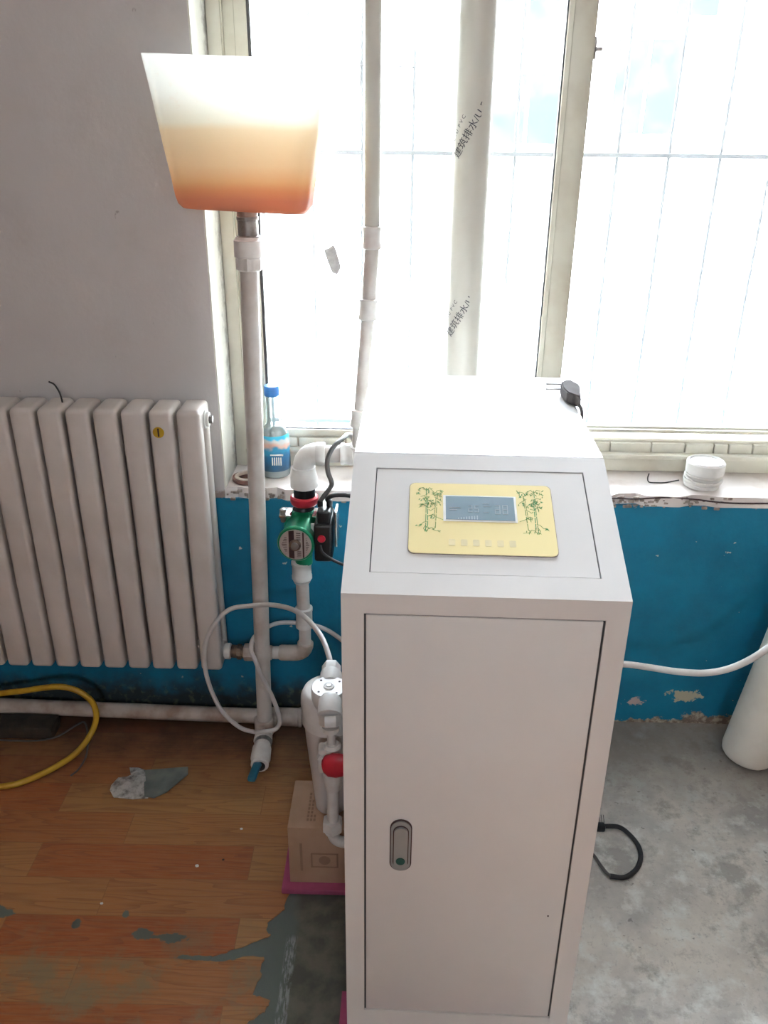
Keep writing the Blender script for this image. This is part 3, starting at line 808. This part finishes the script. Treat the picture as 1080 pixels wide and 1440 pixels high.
obj('panel_edge', tow(splate(B(), .0950, .0796, .3235, .2325, -.002, .0004, .010)), 'mortar', cpn)
fp = obj('faceplate', tow(splate(B(), .0958, .0804, .3227, .2317, -.002, .0010, .010)), 'gold', cpn, label='pale yellow faceplate with bamboo drawings')
obj('display_rim', tow(splate(B(), .1495, .1475, .2655, .2045, .0005, .0016)), 'lcdrim', cpn)
obj('display', tow(splate(B(), .1535, .1510, .2620, .2020, .0008, .0022)), 'lcd', cpn, label='blue-grey display with two pairs of digits')
b = B()
def segdig(b, u, v, w_, h_, on='abcdefg'):
    t = .0012
    S_ = {'a': (u, v+h_-t, u+w_, v+h_), 'd': (u, v, u+w_, v+t), 'g': (u, v+h_/2-t/2, u+w_, v+h_/2+t/2), 'f': (u, v+h_/2, u+t, v+h_), 'b': (u+w_-t, v+h_/2, u+w_, v+h_), 'e': (u, v, u+t, v+h_/2), 'c': (u+w_-t, v, u+w_, v+h_/2)}
    for k in on: splate(b, S_[k][0], S_[k][1], S_[k][2], S_[k][3], .0022, .0026)
segdig(b, .189, .167, .0065, .015, 'abged'); segdig(b, .199, .167, .0065, .015, 'afgcd')
segdig(b, .231, .164, .0085, .020, 'abcdeg'); segdig(b, .243, .164, .0085, .020, 'abcdefg')
for k in range(8): splate(b, .1725+k*.0042, .1516, .1742+k*.0042, .1535+k*.0008+.0008, .0022, .0026)
for (a_, c_, w_) in ((.159, .176, .018), (.159, .171, .012), (.212, .186, .010), (.213, .180, .012), (.213, .167, .008)): splate(b, a_, c_, a_+w_, c_+.001, .0022, .0026)
obj('display_digits', tow(b), 'seg', cpn)
# bamboo drawings: stems, twigs and leaves, printed flat on the faceplate
def stroke(b, pts, w_):
    for p, q in zip(pts, pts[1:]):
        d = Vector((q[0]-p[0], q[1]-p[1])); L = d.length
        if L < 1e-6: continue
        n_ = Vector((-d.y, d.x))/L*w_/2
        vs = [b.verts.new(slope(p[0]+s*n_.x, p[1]+s*n_.y, .0013)) for s in (1, -1)] + [b.verts.new(slope(q[0]+s*n_.x, q[1]+s*n_.y, .0013)) for s in (-1, 1)]
        b.faces.new(vs)
def leaf(b, u, v, a, L, w_):
    d = Vector((math.cos(a), math.sin(a))); n_ = Vector((-d.y, d.x))
    pts = [Vector((u, v)), Vector((u, v))+d*L*.4+n_*w_/2, Vector((u, v))+d*L, Vector((u, v))+d*L*.4-n_*w_/2]
    b.faces.new([b.verts.new(slope(p.x, p.y, .00145)) for p in pts])
def bamboo(mx, seed):
    random.seed(seed)
    X = (lambda u: .1055+u) if not mx else (lambda u: .3125-u)
    b = B(); g = B()
    for (u0, v0, u1, v1, w_, gg) in ((.0165, .126, .0170, .222, .0011, g), (.0195, .135, .0190, .20, .0013, g), (.0315, .132, .0350, .21, .0011, b), (.0300, .155, .0325, .20, .0009, b)):
        n_ = 5
        for i in range(n_):
            t0, t1 = i/n_, (i+.88)/n_
            stroke(gg, [(X(u0+(u1-u0)*t0), v0+(v1-v0)*t0), (X(u0+(u1-u0)*t1), v0+(v1-v0)*t1)], w_)
    for pts in ([(.002, .136), (.008, .137), (.013, .144), (.018, .145)], [(.020, .131), (.026, .133), (.031, .127), (.040, .126)],
                [(.022, .158), (.027, .161), (.034, .155), (.044, .150)], [(.016, .124), (.013, .131), (.016, .137)], [(.017, .124), (.021, .131), (.019, .137)],
                [(.006, .219), (.012, .221), (.017, .214), (.022, .221), (.026, .217)], [(.026, .215), (.031, .208), (.034, .214), (.040, .216), (.041, .206)],
                [(.008, .200), (.014, .203), (.017, .195), (.023, .190), (.029, .186)], [(.010, .184), (.015, .180), (.020, .176), (.026, .178)],
                [(.021, .172), (.024, .169), (.028, .173), (.031, .174)], [(.030, .200), (.035, .196), (.042, .190)]):
        stroke(b, [(X(p[0]), p[1]) for p in pts], .0009)
    for cu, cv, k, sp in ((.012, .214, 8, .008), (.022, .215, 6, .006), (.034, .208, 12, .007), (.013, .196, 12, .006), (.020, .190, 10, .006), (.013, .182, 7, .005), (.026, .186, 6, .005),
                          (.027, .159, 7, .005), (.006, .137, 4, .003), (.018, .130, 5, .003), (.034, .130, 4, .004), (.038, .190, 5, .005), (.004, .209, 3, .002), (.042, .214, 3, .002)):
        for _ in range(k):
            a = random.uniform(0, 2*PI) if random.random() < .4 else random.uniform(-2.6, -.5)
            leaf(random.choice((b, b, g)), X(cu+random.uniform(-sp, sp)), cv+random.uniform(-sp, sp)*.8, a, random.uniform(.0045, .0075), .0017)
    obj('bamboo_drawing', tow(b), 'bamboo', cpn, smooth=0); obj('bamboo_stems', tow(g), 'bamboodk', cpn, smooth=0)
bamboo(False, 5); bamboo(True, 9)
b = B()
for k in range(6): splate(b, .1575+k*.0185, .097, .1675+k*.0185, .110, .0010, .0013, .002); 
obj('touch_keys', tow(b), 'faint', cpn, label='faint row of pale key marks')
# swing-handle lock
def stadium(b, u0, u1, z0, z1, y0, y1, n=12, flat_top=False):
    r = (u1-u0)/2; cu = (u0+u1)/2; pts = []
    for i in range(n+1): a = PI*i/n; pts.append((cu+r*math.cos(a), z1-r+r*math.sin(a)))
    for i in range(n+1): a = PI+PI*i/n; pts.append((cu+r*math.cos(a), z0+r+r*math.sin(a)))
    a = [b.verts.new((u, y0, z)) for u, z in pts]; c = [b.verts.new((u, y1, z)) for u, z in pts]
    b.faces.new(a); b.faces.new(c); k = len(pts)
    for i in range(k): b.faces.new((a[i], a[(i+1) % k], c[(i+1) % k], c[i]))
    return b
lk = obj('door_lock', tow(stadium(B(), .079, .1125, .544, .656, -.0030, .006)), 'lockgrey', door, label='oval grey swing-handle lock')
obj('lock_outline', tow(stadium(B(), .0772, .1143, .542, .658, -.0012, .006)), 'stripe', door)
obj('lock_slot', tow(stadium(B(), .0825, .1090, .552, .6475, -.0038, .006)), 'stripe', door)
obj('lock_handle', tow(stadium(B(), .0842, .1075, .553, .6455, -.0075, .006)), 'lockgrey', door)
b = B(); lathe(b, (.0958, -.0088, .571), (0, 1, 0), [(0, .0075), (.003, .0085), (.006, .0085)], 20)
obj('lock_cylinder', tow(b), 'lockdk', door, label='dark green lock cylinder')
b = B(); lathe(b, (.3585, .0004, .444), (0, 1, 0), [(0, .0016), (.002, .0016)], 10); obj('paint_chip', tow(b), 'stripe', door)
# low foam board under the cabinet
bm = poly(B(), [(-.022, -.04), (CWD-.02, -.04), (CWD-.02, .74), (.03, .74), (.03, .13), (-.022, .13)], .0005, .0345); tow(bm)
obj('foam_board', bm, 'pink', label='pink foam board under the grey cabinet', cat='foam board', loc=K(.2, .3, 0))

# plug lying on the cabinet top
PLUG = [(.330, -.440), (.340, -.425), (.354, -.420), (.367, -.455), (.360, -.495), (.3515, -.552), (.344, -.520), (.331, -.512), (.327, -.478)]
pg = thing('mains_plug', 'grey three-pin plug lying on the right edge of the cabinet top', 'plug', (.345, -.46, Z2))
b = B(); poly(b, PLUG, Z2+.002, Z2+.026)
bmesh.ops.bevel(b, geom=b.edges[:], offset=.003, segments=2, affect='EDGES')
obj('plug_body', b, 'plugrub', pg)
for (y, z, x) in ((-.436, .020, .321), (-.452, .014, .318)):
    obj('plug_pin', box(B(), x-.020, x+.018, y-.003, y+.003, Z2+z-.002, Z2+z+.002, .001), 'steel', pg)
obj('plug_lead', tube(B(), [(.350, -.545, Z2+.010), (.3535, -.556, Z2+.002), (.3545, -.56, Z2-.02), (.356, -.55, Z2-.12), (.358, -.50, Z2-.3), (.362, -.42, .6), (.364, -.38, .3)], .0038, 8), 'greycable', pg)

# ------------------------------------------------------------------ box, filter and its valve line
obj('foam_tray', box(B(), -.268, -.084, -.684, -.485, .0035, .020, .003), 'pink', label='pink foam slab under the cardboard box', cat='foam board', loc=(-.175, -.59, .003))
bx = thing('cardboard_box', 'small brown cardboard box under the white water filter', 'box', (-.168, -.583, .02))
obj('carton', box(B(), -.249, -.086, -.662, -.505, .02, .199, .0015), 'card', bx)
b = B()
for (x0, x1, z0, z1) in ((-.222, -.216, .06, .15), (-.196, -.130, .115, .119), (-.196, -.192, .075, .119), (-.134, -.130, .075, .119), (-.196, -.130, .072, .076), (-.110, -.104, .06, .13)):
    box(b, x0, x1, -.6626, -.6615, z0, z1)
lathe(b, (-.163, -.6620, .096), (0, -1, 0), [(0, .014), (.0006, .014)], 24)
obj('front_print', b, 'cardprint', bx)
b = B()
for k, L in enumerate((.06, .045, .02)): 
    for j in range(int(L/.007)): box(b, -.206+k*.008, -.201+k*.008, -.640+j*.012, -.632+j*.012, .1988, .1996)
obj('top_print', b, 'cardprint', bx)

fl = thing('water_filter', 'white water filter standing on the small cardboard box', 'filter', (-.150, -.588, .2))
FX, FY = -.1505, -.585
b = B(); lathe(b, (FX, FY, .1995), (0, 0, 1), [(0, .034), (.004, .038), (.10, .046), (.20, .055), (.255, .0585), (.257, .0585)], 40)
obj('filter_bowl', b, 'filter', fl)
b = B(); lathe(b, (FX, FY, .455), (0, 0, 1), [(0, .060), (.003, .063), (.055, .065), (.075, .064), (.088, .058), (.092, .050)], 44)
obj('filter_cap', b, 'whitepl', fl)
HX, HY = -.1475, -.615
b = B(); lathe(b, (HX, HY, .53), (0, 0, 1), [(0, .037), (.004, .039), (.040, .040), (.044, .038)], 40)
hd = obj('filter_head', b, 'whitepl', fl)
b = B(); lathe(b, (HX, HY, .573), (0, 0, 1), [(0, .012), (.004, .012), (.005, .008), (.003, .007), (.006, .006)], 24); obj('boss', b, 'whitepl', hd)
for a in (.7, 2.3, 3.9, 5.4):
    b = B(); lathe(b, (HX+.029*math.cos(a), HY+.029*math.sin(a), .5738), (0, 0, 1), [(0, .0026), (.0008, .0026)], 10); obj('screw_hole', b, 'stripe', hd)
b = B(); lathe(b, (HX, HY+.030, .556), (-.02, 1, .05), [(0, .022), (.010, .025), (.036, .025), (.038, .018)], 24); hexnut(b, (HX-.001, HY+.066, .560), (HX-.002, HY+.092, .566), .022)
obj('rear_fitting', b, 'whitepl', hd)
b = B(); lathe(b, (HX+.005, HY-.022, .566), (.02, -1, -.50), [(0, .018), (.010, .0255), (.040, .0265), (.046, .0265), (.048, .021)], 24)
ff = obj('front_fitting', b, 'whitepl', hd)
VX, VY = -.139, -.690
b = B(); hexnut(b, (VX-.001, VY+.012, .548), (VX, VY+.001, .526), .0245); lathe(b, (VX, VY+.002, .524), (0, -.1, -1), [(0, .019), (.012, .018), (.014, .013)], 20)
obj('lock_nut', b, 'fitting', ff)
vl = thing('valve_line', 'thin white pipe with red-handled valve beside the cabinet', 'valve', (VX, VY, .2))
obj('thin_tube', seg(B(), (VX, VY, .515), (VX+.003, VY, .455), .0088, 16), 'fitting', vl)
obj('pipe', seg(B(), (VX+.002, VY, .37), (VX+.001, VY, .245), .0135, 20), 'fitting', vl)
b = B(); lathe(b, (VX+.003, VY, .478), (0, 0, -1), [(0, .014), (.006, .020), (.030, .022), (.058, .020), (.066, .017), (.078, .0175), (.080, .024), (.096, .025), (.108, .020), (.124, .019), (.126, .014)], 24)
obj('valve_body', b, 'fitting', vl)
b = B(); hexnut(b, (VX-.016, VY-.012, .455), (VX-.022, VY-.014, .445), .012); box(b, VX-.028, VX-.004, VY-.016, VY+.014, .405, .472, .006, 2)
obj('valve_bonnet', b, 'fitting', vl)
b = B(); lathe(b, (VX-.016, VY-.030, .440), (1, -.12, .18), [(0, .004), (.002, .018), (.010, .028), (.026, .032), (.040, .030), (.054, .026), (.060, .010)], 28)
bmesh.ops.scale(b, vec=(1, .5, 1.0), verts=b.verts, space=Matrix.Translation((-VX, -(VY-.030), -.44)))
obj('red_handle', b, 'red', vl, label='red valve handle')
b = B(); hexnut(b, (VX, VY, .256), (VX, VY, .226), .0245); lathe(b, (VX, VY, .226), (0, 0, -1), [(0, .021), (.008, .018), (.016, .0125)], 24)
obj('union_nut', b, 'fitting', vl)
b = B(); tube(b, bend((VX, VY, .216), (VX, VY, .188), (VX+.030, VY-.002, .188)), .013, 20, smooth=False); seg(b, (VX+.028, VY-.002, .188), (-.077, VY-.002, .188), .0115, 20)
obj('elbow', b, 'fitting', vl)

# milky hose: from the filter in a big loop to the pipe foot and back up
hp = [(HX-.002, HY+.085, .560), (-.158, -.50, .578), (-.180, -.44, .588), (-.222, -.36, .585), (-.270, -.29, .570), (-.330, -.235, .548), (-.392, -.20, .523), (-.460, -.180, .495), (-.512, -.178, .432), (-.540, -.172, .350), (-.540, -.165, .248),
      (-.510, -.165, .145), (-.462, -.160, .078), (-.420, -.150, .052), (-.386, -.178, .078), (-.350, -.17, .082), (-.338, -.168, .118), (-.355, -.172, .198), (-.384, -.170, .272), (-.398, -.168, .322), (-.412, -.150, .350), (-.402, -.115, .372), (-.35, -.06, .378),
      (-.27, -.056, .376), (-.21, -.05, .355), (-.150, -.08, .330), (-.09, -.14, .31), (-.04, -.24, .30), (0, -.309, .30)]
obj('milky_hose', tube(B(), hp, .0065, 12), 'hose', label='milky thin hose looping left from the filter in front of radiator', cat='hose', loc=hp[0])
obj('milky_hose', tube(B(), [(.30, -.29, .40), (.45, -.30, .428), (.58, -.32, .444), (.655, -.34, .448), (.715, -.36, .452), (.783, -.38, .465), (.848, -.39, .496), (.91, -.40, .560), (.985, -.40, .66), (1.05, -.4, .78)], [.0085]*200, 14), 'hose', label='white hose crossing from behind the cabinet to the far right roll', cat='hose', loc=(.3, -.29, .40))

# ------------------------------------------------------------------ things on the floor, left
ypts = [(-1.30, -.34, .012), (-1.18, -.358, .012), (-1.101, -.357, .012), (-1.047, -.341, .014), (-.985, -.294, .018), (-.935, -.235, .024), (-.905, -.185, .048), (-.888, -.16, .088), (-.888, -.15, .125), (-.90, -.15, .160), (-.934, -.15, .190), (-.980, -.15, .202), (-1.035, -.15, .196), (-1.095, -.145, .180), (-1.17, -.14, .165), (-1.28, -.14, .14), (-1.38, -.16, .10)]
obj('yellow_hose', tube(B(), ypts, .0088, 14), 'yellow', label='yellow hose bent in an arc on the floor under the radiator', cat='hose', loc=ypts[2])
obj('thin_wire', tube(B(), [(-1.25, -.160, .007), (-1.199, -.160, .007), (-1.089, -.160, .007), (-1.022, -.145, .012), (-.977, -.100, .02), (-.950, -.10, .03), (-.917, -.168, .034), (-.905, -.225, .012), (-.912, -.274, .004), (-.925, -.30, .004)], .0028, 8), 'greycable', label='thin dark wire curling through the yellow hose arc', cat='wire', loc=(-1.09, -.146, .006))
b = B(); box(b, -1.40, -1.033, -.150, -.080, .003, .046, .006)
obj('iron_bar', b, 'dark', label='dark stained block on the floor under the wall pipe', cat='block', loc=(-1.2, -.115, .003))
sm = thing('metal_scrap', 'bent grey sheet metal offcut lying on the wood-print floor', 'scrap metal', (-.70, -.31, .003))
def bent(b, pts, zf):
    a = [b.verts.new((x, y, .0035+zf(x, y))) for x, y in pts]; c = [b.verts.new((x, y, .006+zf(x, y))) for x, y in pts]
    b.faces.new(a); b.faces.new(c); n = len(pts)
    for i in range(n): b.faces.new((a[i], a[(i+1) % n], c[(i+1) % n], c[i]))
    bmesh.ops.triangulate(b, faces=[f for f in b.faces if len(f.verts) > 4])
b = B(); bent(b, [(-.720, -.276), (-.597, -.258), (-.590, -.287), (-.600, -.305), (-.632, -.359), (-.662, -.383), (-.690, -.378)], lambda x, y: .004)
obj('flat_sheet', b, 'sheet', sm, smooth=0)
b = B(); n1 = 26; vs = []
outl = [(-.792, -.359), (-.797, -.335), (-.785, -.308), (-.762, -.300), (-.748, -.292), (-.752, -.275), (-.766, -.264), (-.738, -.268), (-.712, -.276), (-.690, -.33), (-.680, -.379), (-.72, -.386), (-.774, -.384)]
cx_, cy_ = -.735, -.335
random.seed(2)
cv = b.verts.new((cx_, cy_, .012)); prev = None
r1 = []; r2 = []
for (x, y) in outl:
    r1.append(b.verts.new((cx_+(x-cx_)*.55, cy_+(y-cy_)*.55, .010+random.uniform(-.004, .006)))); r2.append(b.verts.new((x, y, .005+random.uniform(0, .006))))
n_ = len(outl)
for i in range(n_):
    j = (i+1) % n_
    b.faces.new((cv, r1[i], r1[j])); b.faces.new((r1[i], r2[i], r2[j])); b.faces.new((r1[i], r2[j], r1[j]))
ge = bmesh.ops.extrude_face_region(b, geom=b.faces[:]); bmesh.ops.translate(b, verts=[v for v in ge['geom'] if isinstance(v, bmesh.types.BMVert)], vec=(0, 0, -.0025))
obj('crumpled_sheet', b, 'sheetb', sm, smooth=20, label='shiny crumpled half')
dbl = ['white crumb on the wood-print floor left of the cardboard box', 'small pale chip nearer the drain tap on the floor', 'small white crumb on the floor near the worn patches', 'small dark crumb on the wood-print floor right of centre']
for (x, y, s, mt, lb) in ((-.492, -.607, .0045, 'whitepl', dbl[0]), (-.402, -.482, .0035, 'whitepl', dbl[1]), (-.695, -.725, .0035, 'whitepl', dbl[2]), (-.43, -.585, .003, 'dark', dbl[3])):
    b = B(); bmesh.ops.create_icosphere(b, subdivisions=1, radius=s); bmesh.ops.scale(b, vec=(1.3, 1, .6), verts=b.verts); bmesh.ops.translate(b, verts=b.verts, vec=(x, y, .003+s*.55))
    obj('floor_crumb', b, mt, label=lb, cat='crumb', loc=(x, y, .003))

# cable loop on the concrete right of the cabinet
cb = thing('cable_loop', 'black cable loop with plug end on the concrete right of the cabinet', 'cable', (.58, -.52, 0))
cpts = [(.562, -.448, .012), (.602, -.449, .011), (.626, -.472, .008), (.640, -.510, .007), (.636, -.548, .007), (.615, -.585, .007), (.580, -.610, .007), (.545, -.607, .007)]
obj('lead', tube(B(), cpts, .0062, 12), 'cable', cb)
obj('thin_lead', tube(B(), [(.546, -.607, .007), (.538, -.596, .006), (.528, -.573, .006), (.516, -.54, .006), (.49, -.50, .006)], .0042, 10), 'greycable', cb)
b = B(); box(b, .535, .565, -.460, -.440, .001, .020, .004); box(b, .528, .540, -.462, -.446, .001, .012, .003)
se = obj('plug_end', b, 'black', cb)
for k in range(5): obj('bristle', seg(B(), (.540+k*.006, -.444, .016), (.537+k*.0062, -.432, .036), .0008, 6), 'cable', se)

# leaning roll on the right
ra = Vector((1.035, -.170, .012)); rd = Vector((.19, .085, 1)).normalized()
rl = thing('foam_roll', 'big white round-ended roll leaning against the blue wall at right', 'roll', ra)
b = B(); lathe(b, ra, rd, [(0, .046), (.004, .060), (.014, .069), (.03, .073), (.95, .073), (.96, .068)], 48)
obj('roll_body', b, 'roll', rl)
b = B(); lathe(b, ra-rd*.001, rd, [(0, .052), (.006, .062)], 40); obj('roll_end', b, 'rollend', rl)
b = B(); lathe(b, ra+rd*.95, rd, [(0, .0735), (.012, .0735), (.018, .066)], 48); obj('roll_rim', b, 'rollend', rl)

# ------------------------------------------------------------------ things on the sill
jb = thing('round_cover', 'round white plastic cover wound with cord on the right of the sill', 'cover', (.857, .075, SILL))
jx, jy = .857, .078
b = B(); lathe(b, (jx, jy, SILL), (0, 0, 1), [(0, .040), (.003, .048), (.012, .051), (.016, .046)], 40); obj('base_dish', b, 'whitepl', jb)
b = B(); lathe(b, (jx+.003, jy, SILL+.012), (0, 0, 1), [(0, .042), (.030, .046), (.032, .0525), (.060, .0525), (.064, .049), (.066, .046), (.060, .043)], 44); obj('cap', b, 'whitepl', jb)
for k, (rr, zz, tl) in enumerate(((.048, .020, .10), (.050, .027, -.13), (.047, .034, .06), (.051, .023, -.05))):
    pts = [(jx+.002+rr*math.cos(a), jy+rr*math.sin(a), SILL+zz+tl*rr*math.cos(a+k)) for a in [2*PI*i/18 for i in range(18)]]
    obj('cord', tube(B(), pts, .0032, 8, 3), 'cord', jb)
obj('sill_wire', tube(B(), [(.730, .155, SILL+.002), (.717, .12, SILL+.002), (.714, .092, SILL+.002), (.735, .088, SILL+.002), (.758, .090, SILL+.002), (.785, .10, SILL+.003), (.803, .108, SILL+.003)], .0018, 6, 4), 'wire', label='thin dark wire on the sill left of the white cover', cat='wire', loc=(.73, .1, SILL))

bt = thing('blue_bottle', 'clear bottle with blue cap and blue label behind the long pipe', 'bottle', (-.356, .105, SILL))
bxx, byy = -.358, .108
b = B(); lathe(b, (bxx, byy, SILL), (0, 0, 1), [(0, .036), (.004, .042), (.020, .044), (.120, .042), (.140, .034), (.152, .022), (.160, .019), (.232, .018), (.24, .016)], 36)
obj('bottle_body', b, 'bottle', bt)
b = B(); lathe(b, (bxx, byy, SILL+.003), (0, 0, 1), [(0, .036), (.003, .0405), (.022, .0405)], 36); obj('dark_liquid', b, 'lockdk', bt)
b = B(); lathe(b, (bxx, byy, SILL+.024), (0, 0, 1), [(0, .0446), (.096, .0430), (.104, .0400)], 36, close=False); lb_ = obj('label', b, 'label', bt, label='blue printed bottle label')
b = B()
for k in range(5): box(b, bxx-.002+k*.006, bxx+.001+k*.006, byy-.0462, byy-.0425, SILL+.045, SILL+.068)
box(b, bxx-.006, bxx+.030, byy-.0462, byy-.040, SILL+.074, SILL+.077)
obj('label_print', b, 'lcdrim', lb_)
b = B(); lathe(b, (bxx, byy, SILL+.236), (0, 0, 1), [(0, .0195), (.002, .0215), (.026, .0215), (.029, .020)], 28); obj('cap', b, 'blue', bt, label='bright blue screw cap')
rg = thing('rusty_lid', 'rusty brown ring lid in the left corner of the sill', 'lid', (-.432, .055, SILL))
b = B(); lathe(b, (-.432, .058, SILL), (0, 0, 1), [(0, .038), (.004, .042), (.013, .041), (.014, .036), (.005, .034), (.005, .0)], 36, close=False); obj('rim', b, 'rust', rg)
b = B(); tube(b, [(-.432+.030*math.cos(a), .058+.030*math.sin(a), SILL+.012) for a in [2*PI*i/16 for i in range(17)]], .006, 8, 3); obj('liner', b, 'ring', rg)

# scrap of paper on the glass and the wire twisted on the guard
b = B()
pp = [(-.214, 1.394), (-.200, 1.400), (-.188, 1.408), (-.182, 1.398), (-.168, 1.350), (-.178, 1.330), (-.192, 1.334), (-.203, 1.360)]
a = [b.verts.new((x, .2035+random.uniform(-.002, .0), z)) for x, z in pp]; c = [b.verts.new((x, .2045, z)) for x, z in pp]
b.faces.new(a); b.faces.new(c)
for i in range(len(pp)): b.faces.new((a[i], a[(i+1) % len(pp)], c[(i+1) % len(pp)], c[i]))
obj('paper_scrap', b, 'paper', label='torn grey paper scrap stuck on the left window pane', cat='paper', loc=(-.19, .204, 1.33), smooth=0)
b = B(); tube(b, [(-.222, .592, 1.844), (-.216, .592, 1.826), (-.203, .592, 1.812), (-.189, .592, 1.805), (-.169, .592, 1.798), (-.150, .592, 1.795), (-.138, .592, 1.80), (-.142, .592, 1.812), (-.146, .592, 1.826), (-.144, .592, 1.842), (-.135, .592, 1.852), (-.10, .592, 1.853), (.020, .592, 1.85)], .0022, 6)
obj('guard_wire', b, 'wire', label='thin curly wire outside the glass left of the riser pipe', cat='wire', loc=(-.14, .592, 1.80))
